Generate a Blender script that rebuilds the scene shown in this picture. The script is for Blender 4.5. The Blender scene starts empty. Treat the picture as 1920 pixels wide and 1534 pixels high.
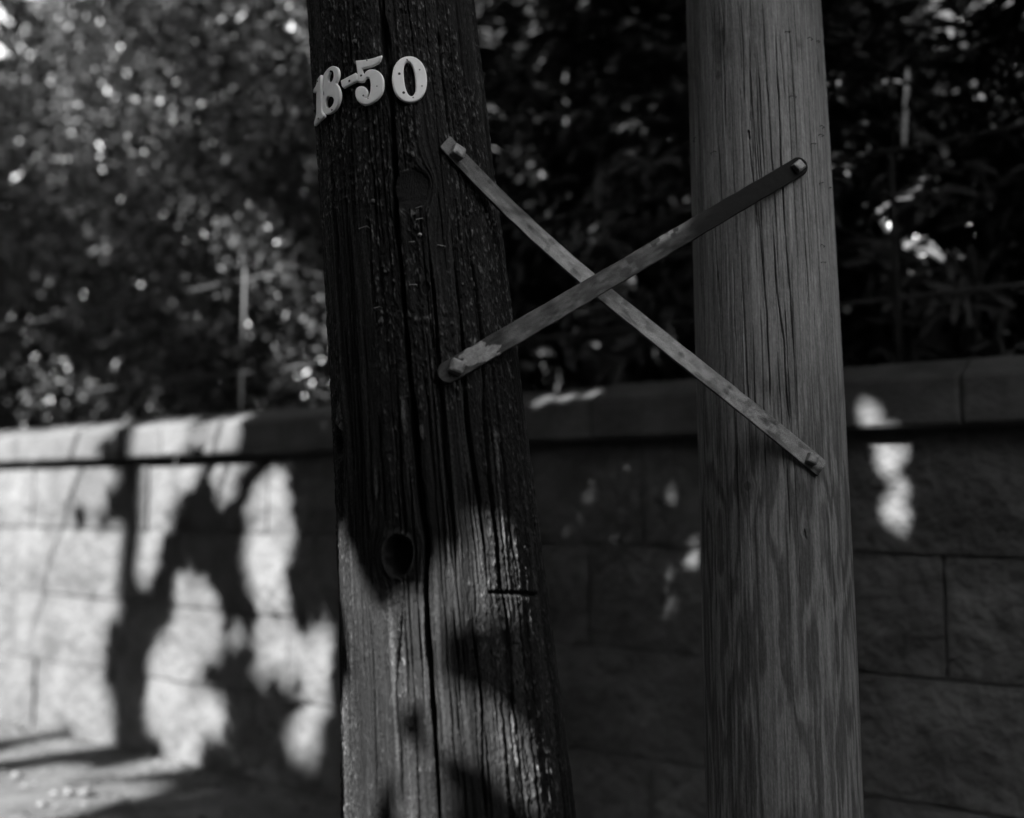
import bpy, math, random
import numpy as np
from mathutils import Vector, Matrix

random.seed(11)
rng = np.random.default_rng(11)
SC = bpy.context.scene
COL = SC.collection

# ------------------------------------------------------------------ camera
FPX = 2133.33                       # focal length in pixels of a 1920 px wide frame (40 mm)
PITCH = math.radians(6.0)
EYE = np.array([0.0, 0.0, 1.45])
cam = bpy.data.cameras.new('camera')
cam_ob = bpy.data.objects.new('camera', cam)
COL.objects.link(cam_ob)
cam_ob.location = EYE
cam_ob.rotation_euler = (math.pi / 2 + PITCH, 0, 0)
cam.sensor_width = 36.0
cam.lens = FPX * 36.0 / 1920.0
cam.clip_start = 0.05
cam.clip_end = 1000.0
cam.dof.use_dof = True
cam.dof.focus_distance = 2.45
cam.dof.aperture_fstop = 1.2
SC.camera = cam_ob

# ------------------------------------------------------------------ sky and sun
SUN_EL = math.radians(34.0)
SUN_AZ = math.radians(220.0)        # from +Y towards +X: behind the camera, to its left
world = bpy.data.worlds.new('World')
SC.world = world
world.use_nodes = True
wn = world.node_tree
sky = wn.nodes.new('ShaderNodeTexSky')
sky.sky_type = 'NISHITA'
sky.sun_disc = False
sky.sun_elevation = SUN_EL
sky.sun_rotation = SUN_AZ
sky.dust_density = 0.1
bw = wn.nodes.new('ShaderNodeRGBToBW')          # black and white film
wn.links.new(sky.outputs[0], bw.inputs[0])
wn.links.new(bw.outputs[0], wn.nodes['Background'].inputs[0])
wn.nodes['Background'].inputs[1].default_value = 0.15
sun = bpy.data.lights.new('sun', 'SUN')
sun.energy = 2.6
sun.angle = math.radians(0.53)
sun_ob = bpy.data.objects.new('sun', sun)
COL.objects.link(sun_ob)
SDIR = np.array([math.sin(SUN_AZ) * math.cos(SUN_EL), math.cos(SUN_AZ) * math.cos(SUN_EL), math.sin(SUN_EL)])
sun_ob.rotation_euler = Vector(SDIR).to_track_quat('Z', 'Y').to_euler()
sun_ob.location = (-6, -8, 12)
SC.view_settings.view_transform = 'Standard'
SC.view_settings.look = 'None'
SC.view_settings.gamma = 1.0
SC.view_settings.use_curve_mapping = False
SC.view_settings.exposure = 3.5

# ------------------------------------------------------------------ helpers
CF = np.array([0, math.cos(PITCH), math.sin(PITCH)])
CU = np.array([0, -math.sin(PITCH), math.cos(PITCH)])
CR = np.array([1.0, 0, 0])


def ray(x, y):
    return CF + (x - 960.0) / FPX * CR - (y - 767.0) / FPX * CU


def at(x, y, d):
    return EYE + d * ray(x, y)


def project(P):
    P = np.asarray(P, float) - EYE
    d = P @ CF
    return 960 + FPX * (P @ CR) / d, 767 - FPX * (P @ CU) / d


def _hash(ix, iy, seed):
    h = (ix.astype(np.int64) * 374761393 + iy.astype(np.int64) * 668265263 + seed * 974634777) & 0xFFFFFFFF
    h = ((h ^ (h >> 13)) * 1274126177) & 0xFFFFFFFF
    h = (h ^ (h >> 16)) & 0xFFFFFFFF
    return h / 4294967295.0


def vn(x, y, seed=0):
    x, y = np.broadcast_arrays(np.asarray(x, float), np.asarray(y, float))
    ix = np.floor(x)
    iy = np.floor(y)
    fx = x - ix
    fy = y - iy
    fx = fx * fx * (3 - 2 * fx)
    fy = fy * fy * (3 - 2 * fy)
    a = _hash(ix, iy, seed)
    b = _hash(ix + 1, iy, seed)
    c = _hash(ix, iy + 1, seed)
    d = _hash(ix + 1, iy + 1, seed)
    return (a * (1 - fx) + b * fx) * (1 - fy) + (c * (1 - fx) + d * fx) * fy


def sstep(a, b, x):
    t = np.clip((x - a) / (b - a), 0, 1)
    return t * t * (3 - 2 * t)


def inpoly(px, py, poly):
    inside = np.zeros(px.shape, bool)
    n = len(poly)
    for i in range(n):
        x0, y0 = poly[i]
        x1, y1 = poly[(i + 1) % n]
        if y0 == y1:
            continue
        c = ((y0 > py) != (y1 > py)) & (px < (x1 - x0) * (py - y0) / (y1 - y0) + x0)
        inside ^= c
    return inside


def mesh_np(name, V, F, smooth=False):
    """V (n,3), F (m,k) with constant k"""
    me = bpy.data.meshes.new(name)
    V = np.ascontiguousarray(V, np.float32)
    F = np.ascontiguousarray(F, np.int32)
    m, k = F.shape
    me.vertices.add(len(V))
    me.vertices.foreach_set('co', V.ravel())
    me.loops.add(m * k)
    me.loops.foreach_set('vertex_index', F.ravel())
    me.polygons.add(m)
    me.polygons.foreach_set('loop_start', np.arange(0, m * k, k, dtype=np.int32))
    if smooth:
        me.polygons.foreach_set('use_smooth', np.ones(m, bool))
    me.update(calc_edges=True)
    return me


def fattr(me, name, vals):
    a = me.attributes.new(name, 'FLOAT', 'POINT')
    a.data.foreach_set('value', np.ascontiguousarray(vals, np.float32).ravel())


def ob(name, me, mat=None, parent=None):
    o = bpy.data.objects.new(name, me)
    COL.objects.link(o)
    if mat is not None and not me.materials:
        me.materials.append(mat)
    if parent is not None:
        o.parent = parent
        o.matrix_parent_inverse = Matrix.Translation(-Vector(parent.location))
    return o


def empty(name, loc, label, cat, group=None):
    o = bpy.data.objects.new(name, None)
    COL.objects.link(o)
    o.location = Vector([float(v) for v in loc])
    o.empty_display_size = 0.1
    o['label'] = label
    o['category'] = cat
    if group:
        o['group'] = group
    return o


class MB:
    """collects simple solids into one mesh"""

    def __init__(self):
        self.v = []
        self.f = []

    def add(self, verts, faces):
        n = len(self.v)
        self.v += [tuple(float(c) for c in p) for p in verts]
        self.f += [tuple(i + n for i in f) for f in faces]

    def tube(self, pts, rad, n=8, cap=True):
        pts = [np.asarray(p, float) for p in pts]
        rad = rad if hasattr(rad, '__len__') else [rad] * len(pts)
        V = []
        ref = None
        for i, p in enumerate(pts):
            t = pts[min(i + 1, len(pts) - 1)] - pts[max(i - 1, 0)]
            t /= np.linalg.norm(t)
            if ref is None:
                ref = np.array([0, 0, 1.0]) if abs(t[2]) < 0.9 else np.array([1.0, 0, 0])
            a = np.cross(t, ref)
            a /= np.linalg.norm(a)
            b = np.cross(t, a)
            ref = -b if False else ref
            for k in range(n):
                w = 2 * math.pi * k / n
                V.append(p + rad[i] * (math.cos(w) * a + math.sin(w) * b))
        F = []
        for i in range(len(pts) - 1):
            for k in range(n):
                F.append((i * n + k, i * n + (k + 1) % n, (i + 1) * n + (k + 1) % n, (i + 1) * n + k))
        if cap:
            F.append(tuple(range(n - 1, -1, -1)))
            F.append(tuple((len(pts) - 1) * n + k for k in range(n)))
        self.add(V, F)

    def build(self, name, mat, parent=None, smooth=False):
        me = bpy.data.meshes.new(name)
        me.from_pydata(self.v, [], self.f)
        if smooth:
            for p in me.polygons:
                p.use_smooth = True
        me.update()
        return ob(name, me, mat, parent)


# ------------------------------------------------------------------ materials (neutral greys: a black and white photograph)
def new_mat(name):
    m = bpy.data.materials.new(name)
    m.use_nodes = True
    nt = m.node_tree
    return m, nt, nt.nodes['Principled BSDF']


def grey(v):
    return (v, v, v, 1)


def noise_mat(name, lo, hi, scale=20.0, rough=0.7, bump=0.3, bscale=None, metal=0.0, stretch=(1, 1, 1), spec=0.5, detail=6, dist=0.01, island=0.0, stain=0.0):
    m, nt, p = new_mat(name)
    L = nt.links
    tc = nt.nodes.new('ShaderNodeTexCoord')
    mp = nt.nodes.new('ShaderNodeMapping')
    mp.inputs['Scale'].default_value = stretch
    L.new(tc.outputs['Object'], mp.inputs[0])
    n = nt.nodes.new('ShaderNodeTexNoise')
    n.inputs['Scale'].default_value = scale
    n.inputs['Detail'].default_value = detail
    n.inputs['Roughness'].default_value = 0.62
    L.new(mp.outputs[0], n.inputs['Vector'])
    mr = nt.nodes.new('ShaderNodeMapRange')
    mr.inputs['From Min'].default_value = 0.32
    mr.inputs['From Max'].default_value = 0.68
    mr.inputs['To Min'].default_value = lo
    mr.inputs['To Max'].default_value = hi
    L.new(n.outputs[0], mr.inputs[0])
    out = mr.outputs[0]
    if island:
        g = nt.nodes.new('ShaderNodeObjectInfo')
        r = nt.nodes.new('ShaderNodeMapRange')
        r.inputs['To Min'].default_value = 1 - island
        r.inputs['To Max'].default_value = 1 + island
        L.new(g.outputs['Random'], r.inputs[0])
        mu = nt.nodes.new('ShaderNodeMath')
        mu.operation = 'MULTIPLY'
        L.new(out, mu.inputs[0])
        L.new(r.outputs[0], mu.inputs[1])
        out = mu.outputs[0]
    if stain:
        n3 = nt.nodes.new('ShaderNodeTexNoise')
        n3.inputs['Scale'].default_value = 1.7
        n3.inputs['Detail'].default_value = 7
        n3.inputs['Roughness'].default_value = 0.7
        L.new(tc.outputs['Object'], n3.inputs['Vector'])
        r3 = nt.nodes.new('ShaderNodeMapRange')
        r3.inputs['From Min'].default_value = 0.35
        r3.inputs['From Max'].default_value = 0.6
        r3.inputs['To Min'].default_value = 1 - stain
        r3.inputs['To Max'].default_value = 1.0
        L.new(n3.outputs[0], r3.inputs[0])
        m3 = nt.nodes.new('ShaderNodeMath')
        m3.operation = 'MULTIPLY'
        L.new(out, m3.inputs[0])
        L.new(r3.outputs[0], m3.inputs[1])
        out = m3.outputs[0]
    L.new(out, p.inputs['Base Color'])
    p.inputs['Roughness'].default_value = rough
    p.inputs['Metallic'].default_value = metal
    p.inputs['Specular IOR Level'].default_value = spec
    if bump:
        n2 = nt.nodes.new('ShaderNodeTexNoise')
        n2.inputs['Scale'].default_value = bscale or scale * 3
        n2.inputs['Detail'].default_value = 5
        L.new(mp.outputs[0], n2.inputs['Vector'])
        b = nt.nodes.new('ShaderNodeBump')
        b.inputs['Strength'].default_value = bump
        b.inputs['Distance'].default_value = dist
        L.new(n2.outputs[0], b.inputs['Height'])
        L.new(b.outputs[0], p.inputs['Normal'])
    return m


def tone_mat(name, rough, scale, stretch, amount, bump, dist, spec=0.5, metal=0.0):
    """base colour from the mesh's own 'tone' attribute (grain, stains, wear, painted crack shade and glints), times fine noise"""
    m, nt, p = new_mat(name)
    L = nt.links
    at_ = nt.nodes.new('ShaderNodeAttribute')
    at_.attribute_name = 'tone'
    tc = nt.nodes.new('ShaderNodeTexCoord')
    mp = nt.nodes.new('ShaderNodeMapping')
    mp.inputs['Scale'].default_value = stretch
    L.new(tc.outputs['Object'], mp.inputs[0])
    n = nt.nodes.new('ShaderNodeTexNoise')
    n.inputs['Scale'].default_value = scale
    n.inputs['Detail'].default_value = 5
    n.inputs['Roughness'].default_value = 0.65
    L.new(mp.outputs[0], n.inputs['Vector'])
    mr = nt.nodes.new('ShaderNodeMapRange')
    mr.inputs['From Min'].default_value = 0.3
    mr.inputs['From Max'].default_value = 0.7
    mr.inputs['To Min'].default_value = 1 - amount
    mr.inputs['To Max'].default_value = 1 + amount
    L.new(n.outputs[0], mr.inputs[0])
    mu = nt.nodes.new('ShaderNodeMath')
    mu.operation = 'MULTIPLY'
    L.new(at_.outputs['Fac'], mu.inputs[0])
    L.new(mr.outputs[0], mu.inputs[1])
    L.new(mu.outputs[0], p.inputs['Base Color'])
    p.inputs['Roughness'].default_value = rough
    p.inputs['Specular IOR Level'].default_value = spec
    p.inputs['Metallic'].default_value = metal
    b = nt.nodes.new('ShaderNodeBump')
    b.inputs['Strength'].default_value = bump
    b.inputs['Distance'].default_value = dist
    L.new(n.outputs[0], b.inputs['Height'])
    L.new(b.outputs[0], p.inputs['Normal'])
    return m


M_old = tone_mat('creosoted_wood', 0.62, 330, (1, 1, 0.4), 0.95, 0.9, 0.003, spec=0.12)
M_new = tone_mat('treated_pine', 0.75, 420, (1, 1, 0.06), 0.3, 0.4, 0.001, spec=0.2)
M_galv = tone_mat('weathered_steel', 0.6, 620, (1, 1, 1), 0.5, 0.35, 0.0006, spec=0.12, metal=0.3)
M_bolt = noise_mat('rusted_bolt', 0.10, 0.26, 90, 0.55, 0.35, 300, metal=0.35, dist=0.001)
M_nail = noise_mat('rusted_nail', 0.01, 0.03, 200, 0.7, 0.2, dist=0.0005)
M_barenail = noise_mat('bare_nail', 0.10, 0.25, 200, 0.45, 0.2, metal=0.5, dist=0.0005)  # paler and more metallic than the other nails
M_galvnail = noise_mat('dull_nail', 0.02, 0.07, 200, 0.6, 0.2, metal=0.3, dist=0.0005)
M_staple = noise_mat('dark_staple_wire', 0.015, 0.03, 200, 0.5, 0.1, metal=0.4, dist=0.0003)
M_digit = noise_mat('painted_digit', 0.76, 0.88, 40, 0.42, 0.12, 260, spec=0.5, dist=0.0008)
M_block = noise_mat('granite_block', 0.05, 0.105, 5, 0.85, 1.0, 14, dist=0.04, island=0.12, stain=0.45)
M_coping = noise_mat('granite_coping', 0.045, 0.10, 6, 0.85, 0.7, 30, dist=0.012, island=0.1, stain=0.4)
M_mortar = noise_mat('old_mortar', 0.05, 0.09, 20, 0.95, 0.5, dist=0.005)
M_iron = noise_mat('painted_iron', 0.018, 0.032, 60, 0.6, 0.2, metal=0.2, dist=0.001)
M_ground = noise_mat('road_edge', 0.03, 0.085, 5, 0.95, 0.8, 60, dist=0.012, detail=10)
M_bark = noise_mat('bark', 0.02, 0.05, 12, 0.9, 0.9, 30, stretch=(1, 1, 0.25), dist=0.03)
M_leaf = noise_mat('small_leaf', 0.014, 0.085, 3, 0.33, 0, spec=0.5)
M_rhodo = noise_mat('long_leaf', 0.015, 0.042, 3, 0.38, 0, spec=0.5)
M_dark = noise_mat('dark_leaf', 0.018, 0.035, 2, 0.6, 0, spec=0.3)
M_litter = noise_mat('dry_litter', 0.05, 0.16, 8, 0.8, 0, spec=0.3)
M_pier = noise_mat('dark_timber', 0.02, 0.035, 10, 0.9, 0.5, dist=0.004)

# ------------------------------------------------------------------ the wall's plane, fitted to where it stands
W0 = np.array([-3.42, 7.6, 0.0])
WD = np.array([5.06, -3.95, 0.0])
WD /= np.linalg.norm(WD)
WN = np.array([WD[1], -WD[0], 0.0])             # faces the road (towards the camera)
if WN @ (EYE - W0) < 0:
    WN = -WN


def wall_hit(x, y, off=0.0):
    d = ray(x, y)
    t = ((W0 + off * WN - EYE) @ WN) / (d @ WN)
    P = EYE + t * d
    return P, (P - W0) @ WD, P[2]


def fit_line(pts, off=0.0):
    s, z = zip(*[wall_hit(x, y, off)[1:] for x, y in pts])
    return np.polyfit(s, z, 1)


L_cop0 = fit_line([(0, 866), (600, 853), (1100, 826), (1640, 803)])
L_j1 = fit_line([(0, 985), (620, 1010), (1310, 1022), (1900, 1048)])
L_j2 = fit_line([(0, 1105), (600, 1165), (1310, 1217), (1900, 1300)])
L_j3 = fit_line([(0, 1225), (260, 1276)])
L_j3 = np.array([L_j2[0], L_j3[1]])
L_base = np.array([L_j2[0], wall_hit(0, 1348)[2]])
L_top = fit_line([(60, 797), (600, 762), (1130, 712), (1900, 660)])
lin = lambda L, s: L[0] * s + L[1]
print('wall lines', L_top, L_cop0, L_j1, L_j2, L_j3, L_base)


def WP(s, z, off=0.0):
    return W0 + s * WD + off * WN + np.array([0, 0, z])


def ground_z(x, y):
    s = (x - W0[0]) * WD[0] + (y - W0[1]) * WD[1]
    return L_base[1] + L_base[0] * np.clip(s, -25, 30)


# ------------------------------------------------------------------ pole geometry
class Pole:
    def __init__(self, left, right, ds0, ds1):
        ys = np.array([0, 256, 512, 767, 1022, 1278, 1534], float)
        lx = np.interp(ys, [p[1] for p in left], [p[0] for p in left])
        rx = np.interp(ys, [p[1] for p in right], [p[0] for p in right])
        pl = np.polyfit(ys, lx, 2)
        pr = np.polyfit(ys, rx, 2)
        yy = np.linspace(-60, 1600, 60)
        A = []
        R = []
        for y in yy:
            l, r = np.polyval(pl, y), np.polyval(pr, y)
            ds = ds0 + (ds1 - ds0) * y / 1534
            hw = (r - l) / 2
            rad = hw * ds / (FPX - hw) * 0.995
            A.append(at((l + r) / 2, y, ds + rad))
            R.append(rad)
        A = np.array(A)
        R = np.array(R)
        # continue to the ground and to a pole's full height
        d_up = A[0] - A[4]
        d_up /= np.linalg.norm(d_up)
        d_dn = A[-1] - A[-5]
        d_dn /= np.linalg.norm(d_dn)
        up = [A[0] + d_up * h for h in (0.4, 1.5, 3.5, 6.0)][::-1]
        ru = [max(R[0] - 0.012 * h, 0.09) for h in (0.4, 1.5, 3.5, 6.0)][::-1]
        dn = []
        h = 0.0
        while True:
            h += 0.15
            p = A[-1] + d_dn * h
            dn.append(p)
            if p[2] < ground_z(p[0], p[1]) - 0.25:
                break
        self.A = np.vstack([up, A, dn])
        self.R = np.concatenate([ru, R, R[-1] + 0.02 * np.arange(1, len(dn) + 1) * 0.15])
        seg = np.linalg.norm(np.diff(self.A, axis=0), axis=1)
        self.l = np.concatenate([[0], np.cumsum(seg)])
        self.l_vis = (self.l[4], self.l[4 + 59])
        T = (A[0] - A[-1])
        T /= np.linalg.norm(T)
        self.T = T
        F = np.array([0, 1.0, 0])
        F = F - (F @ T) * T
        self.F = F / np.linalg.norm(F)
        self.S = np.cross(self.F, T)
        if self.S[0] < 0:
            self.S = -self.S
        self.r0 = float(np.mean(R))

    def axis(self, l):
        return np.stack([np.interp(l, self.l, self.A[:, k]) for k in range(3)], -1)

    def rad(self, l):
        return np.interp(l, self.l, self.R)

    def normal(self, th):
        th = np.asarray(th, float)
        return np.sin(th)[..., None] * self.S - np.cos(th)[..., None] * self.F

    def surf(self, l, th, extra=0.0):
        l = np.asarray(l, float)
        return self.axis(l) + (self.rad(l) + extra)[..., None] * self.normal(th)

    def solve(self, x, y):
        l = np.array(self.l_vis[0] + (self.l_vis[1] - self.l_vis[0]) * (y + 60) / 1660)
        th = np.array(0.0)
        for _ in range(25):
            px, py = project(self.surf(l, th))
            p1 = project(self.surf(l + 1e-3, th))
            p2 = project(self.surf(l, th + 1e-3))
            J = np.array([[p1[0] - px, p2[0] - px], [p1[1] - py, p2[1] - py]]) / 1e-3
            try:
                d = np.linalg.solve(J, np.array([x - px, y - py]))
            except Exception:
                break
            l = l + np.clip(d[0], -0.2, 0.2)
            th = np.clip(th + np.clip(d[1], -0.25, 0.25), -1.5, 1.5)
        return float(l), float(th)


PL = Pole([(580, 0), (590, 200), (603, 400), (612, 560), (622, 700), (627, 850), (633, 1050), (640, 1240), (642, 1534)],
          [(888, 0), (910, 200), (925, 330), (945, 500), (968, 650), (985, 780), (1005, 940), (1025, 1080), (1050, 1300), (1076, 1534)],
          2.42, 2.02)
PR = Pole([(1288, 0), (1295, 300), (1303, 600), (1310, 800), (1315, 1000), (1320, 1200), (1326, 1534)],
          [(1535, 0), (1550, 250), (1560, 450), (1572, 680), (1582, 850), (1592, 1000), (1605, 1200), (1613, 1534)],
          2.68, 2.34)


def pole_grid(P, nf, nb, dl):
    th = np.concatenate([np.linspace(-1.85, 1.85, nf), np.linspace(1.85, 2 * math.pi - 1.85, nb + 2)[1:-1]])
    a, b = P.l_vis
    ls = np.concatenate([np.linspace(0, a - 0.05, 30), np.arange(a - 0.04, b + 0.04, dl), np.linspace(b + 0.05, P.l[-1], 25)])
    return ls, th


def crack_field(P, ls, TH, cracks, psi=None):
    """cracks: list of (nodes [(l, th)...], width m, depth m). returns depth field and darkness field"""
    D = np.zeros((len(ls), len(TH)))
    K = np.zeros_like(D)
    for nodes, w, dep in cracks:
        nodes = sorted(nodes)
        nl = np.array([n[0] for n in nodes])
        nth = np.array([n[1] for n in nodes])
        i0, i1 = np.searchsorted(ls, nl[0]), np.searchsorted(ls, nl[-1])
        if i1 - i0 < 3:
            continue
        l = ls[i0:i1]
        c = np.interp(l, nl, nth) + (vn(l * 14, 0.5, int(w * 1e6) % 977) - 0.5) * 0.02
        u = (l - nl[0]) / (nl[-1] - nl[0])
        ww = w * (0.25 + 0.75 * np.clip(np.minimum(u, 1 - u) * 6, 0, 1)) * (0.6 + 0.8 * vn(l * 20, 3.3, 5))
        j0 = np.searchsorted(TH, c.min() - 0.12)
        j1 = np.searchsorted(TH, c.max() + 0.12)
        x = np.abs(TH[None, j0:j1] - c[:, None]) * P.r0 / ww[:, None]
        f = np.clip(1 - x * x, 0, 1)
        D[i0:i1, j0:j1] = np.maximum(D[i0:i1, j0:j1], dep * np.sqrt(f) * np.clip(ww / w, 0, 1)[:, None])
        K[i0:i1, j0:j1] = np.maximum(K[i0:i1, j0:j1], np.clip(1.35 - x, 0, 1) * np.clip(ww / w * 1.4, 0, 1)[:, None])
    return D, K


def knots_psi(P, LS, U, knots):
    """grain coordinate that flows round the knots"""
    psi = U.copy()
    rhos = []
    for l0, u0, R, k in knots:
        du = U - u0
        dz = (LS - l0) / k
        r2 = (du * du + dz * dz) * (1 + 0.3 * (vn((dz + 5) / (R * .9), (du + 5) / (R * .7), 71) - 0.5)) ** 2
        psi = psi - du * np.exp(-((dz / (6 * R)) ** 2)) * R * R / np.maximum(r2, R * R)
        rhos.append(np.sqrt(r2) / R)
    return psi, rhos


def build_pole(P, name, ls, th, H, tone, mat, parent):
    LS, THH = np.meshgrid(ls, th, indexing='ij')
    V = P.surf(LS, THH, H)
    nr, nc = LS.shape
    idx = np.arange(nr * nc).reshape(nr, nc)
    a = idx[:-1, :]
    b = np.roll(idx, -1, 1)[:-1, :]
    c = np.roll(idx, -1, 1)[1:, :]
    d = idx[1:, :]
    F = np.stack([a, d, c, b], -1).reshape(-1, 4)
    org = np.array(parent.location)
    me = mesh_np(name, V.reshape(-1, 3) - org, F, smooth=True)
    bm_top = [int(i) for i in idx[0]]
    fattr(me, 'tone', tone)
    me.materials.append(mat)
    o = bpy.data.objects.new(name, me)
    COL.objects.link(o)
    o.parent = parent
    # cut ends
    cap = MB()
    n = len(th)
    ring = V[0]
    cap.add(list(ring) + [ring.mean(0)], [(i, (i + 1) % n, n) for i in range(n)])
    cap.build('cut_end', mat, parent)
    return o


def pole_root(P, label, group):
    base = P.A[-1]
    return empty('utility_pole', (base[0], base[1], ground_z(base[0], base[1])), label, 'utility pole', group)


# ---- old dark pole
ROOT_L = pole_root(PL, 'old dark creosoted utility pole with deep cracks, carrying the white house numbers', 'wooden poles in front of the stone wall')
ls, th = pole_grid(PL, 580, 44, 0.0022)
nf = 580
LS, THH = np.meshgrid(ls, th, indexing='ij')
U = THH * PL.r0
TH_F = th[:nf]

knot_px = [((748, 1042), 0.029, 1.4), ((771, 352), 0.033, 1.3), ((634, 832), 0.022, 1.6), ((800, 540), 0.008, 1.8)]
knots = []
for (kx, ky), R, k in knot_px:
    l_, t_ = PL.solve(kx, ky)
    knots.append((l_, t_ * PL.r0, R, k))
U2 = U + 0.010 * (vn(LS * 1.6, U * 6, 3) - 0.5) + 0.004 * (vn(LS * 7, U * 25, 4) - 0.5)
psi, rhos = knots_psi(PL, LS, U2, knots)
e = np.asarray
n1 = vn(psi / 0.016, LS / 0.9, 21)
n2 = vn(psi / 0.0065, LS / 0.35, 22)
n3 = vn(psi / 0.0032, LS / 0.12, 23)
n4 = vn(psi / 0.0022, LS / 0.006, 24)
n5 = vn(psi / 0.005, LS / 0.012, 25)
patch = sstep(0.42, 0.7, vn(U / 0.07, LS / 0.25, 26))          # where the surface has gone fibrous
H = 0.0055 * (n1 - 0.5) + 0.0048 * (n2 - 0.5) + 0.0026 * (n3 - 0.5)
H += (0.0009 + 0.0022 * patch) * (n4 - 0.5) + (0.0005 + 0.002 * patch) * (n5 - 0.5)
H += 0.006 * (vn(U / 0.09, LS / 0.6, 27) - 0.5)

crk_px = [
    ([(715, -40), (722, 80), (733, 170), (738, 260), (741, 400), (753, 504), (763, 634), (774, 765), (788, 916), (801, 1008), (800, 1100), (802, 1160), (806, 1238), (816, 1343), (822, 1473), (826, 1580)], 0.0062, 0.030),
    ([(716, 20), (728, 120), (735, 200)], 0.009, 0.02),
    ([(821, 40), (829, 120), (836, 182), (842, 240), (846, 262)], 0.004, 0.012),
    ([(868, 0), (880, 140), (890, 260), (897, 330)], 0.0032, 0.009),
    ([(650, 0), (657, 100), (662, 300), (668, 420)], 0.0028, 0.008),
    ([(622, 300), (634, 520), (645, 720)], 0.0022, 0.006),
    ([(802, 440), (810, 530), (817, 609), (821, 687), (829, 765), (835, 864), (845, 942), (855, 1021), (857, 1100)], 0.0042, 0.014),
    ([(845, 430), (855, 530), (868, 661), (875, 791), (882, 838), (897, 942), (908, 1021), (915, 1112)], 0.0042, 0.013),
    ([(880, 430), (891, 530), (902, 635), (909, 791), (915, 890), (928, 995), (939, 1100), (947, 1134), (960, 1290), (965, 1372), (970, 1420)], 0.0052, 0.018),
    ([(672, 760), (678, 864), (681, 995), (686, 1100)], 0.003, 0.010),
    ([(756, 1090), (755, 1134), (750, 1215), (746, 1290), (752, 1400), (757, 1534)], 0.0028, 0.010),
    ([(690, 1110), (696, 1186), (702, 1300), (704, 1395), (706, 1534)], 0.003, 0.010),
    ([(852, 1134), (861, 1264), (864, 1330)], 0.0024, 0.008),
    ([(886, 1134), (892, 1212), (902, 1316), (908, 1447), (914, 1534)], 0.0036, 0.012),
    ([(690, 380), (700, 520), (712, 640)], 0.0026, 0.007),
    ([(712, 780), (716, 860), (722, 940), (727, 990)], 0.003, 0.008),
    ([(940, 860), (955, 990), (975, 1120)], 0.0028, 0.008),
    ([(985, 1134), (1002, 1300), (1015, 1450)], 0.003, 0.01),
]
cracks = []
for nodes, w, dep in crk_px:
    cracks.append(([PL.solve(x, y) for x, y in nodes], w, dep))
for i in range(150):
    l0 = random.uniform(PL.l_vis[0] - 0.1, PL.l_vis[1])
    t0 = random.uniform(-1.5, 1.5)
    ln = random.uniform(0.12, 0.7)
    dr = random.uniform(-0.02, 0.02)
    cracks.append(([(l0, t0), (l0 + ln / 2, t0 + dr), (l0 + ln, t0 + dr * 1.5)], random.uniform(0.0011, 0.0026), random.uniform(0.003, 0.008)))
D, K = crack_field(PL, ls, TH_F, cracks)
Df = np.zeros_like(H)
Kf = np.zeros_like(H)
Df[:, :nf] = D
Kf[:, :nf] = K
for rho in rhos[:2]:
    kk = sstep(0.95, 1.15, rho)
    Df *= kk
    Kf *= kk
H -= Df
tone = 0.0024 + 0.0125 * np.clip(n2 * 0.5 + n3 * 0.5, 0, 1) ** 2.6 + (0.045 + 0.075 * sstep(PL.l_vis[0] + 1.25, PL.l_vis[0] + .75, LS)) * np.clip((n4 * n5 - 0.40) * 2.2, 0, 1) * (0.35 + patch) + 0.012 * sstep(0.6, 0.85, vn(psi / 0.012, LS / 0.4, 31))  # bright flecks paint glints on the fibres, stronger up the shaded part
tone *= 0.65 + 0.7 * vn(U / 0.06, LS / 0.35, 32)
# knots: dark sunken hearts with a paler raised rim
for (l0, u0, R, k), rho, dep, rim in zip(knots, rhos, (0.028, 0.004, 0.02, 0.004), (0.0035, 0.0, 0.003, 0.001)):
    inside = sstep(1.02, 0.82, rho) if R < .03 else sstep(1.3, 0.35, rho)
    H *= 1 - 0.92 * inside
    H -= dep * inside
    H += rim * np.exp(-((rho - 1.12) / 0.14) ** 2)
    ringn = np.exp(-((rho - 1.1) / 0.1) ** 2)
    tone = tone * (1 - inside) + inside * 0.0045 * (0.4 + 1.2 * vn(U / 0.005 + 0.8 * n1, LS / 0.05, 33)) + 0.5 * rim * 4 * ringn * n3
# saw cut
l_a, t_a = PL.solve(916, 1111)
l_b, t_b = PL.solve(1008, 1116)
cut = np.exp(-((LS - np.interp(THH, [t_a, t_b], [l_a, l_b])) / 0.0035) ** 2) * sstep(t_a - 0.02, t_a + 0.02, THH) * sstep(t_b + 0.03, t_b - 0.03, THH)
H -= 0.008 * cut
tone *= 1 - 0.8 * cut
# flakes of paler sapwood still clinging on
for (fx, fy, hl, hw) in [(757, 778, 0.035, 0.004), (791, 810, 0.014, 0.004), (706, 905, 0.03, 0.004), (930, 850, 0.05, 0.003), (938, 960, 0.06, 0.003), (637, 800, 0.06, 0.01), (850, 700, .03, .003), (965, 1390, .05, .004)]:
    l0, t0 = PL.solve(fx, fy)
    f = np.clip(1.3 - np.sqrt(((LS - l0) / hl) ** 2 + ((U - t0 * PL.r0) / hw) ** 2) - 0.6 * (n4 - 0.5), 0, 1)
    tone += 0.055 * sstep(0.1, 0.5, f)
    H += 0.0025 * sstep(0.1, 0.5, f)
tone = tone * (1 - 0.9 * np.clip(Kf, 0, 1)) + 0.001  # crack dirt, with the shade inside the cracks painted into the tone
fade = np.interp(ls, [PL.l_vis[0] - 0.1, PL.l_vis[0] - 0.03], [0.3, 1])[:, None]
TONE_L, H_L = tone, H
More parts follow.
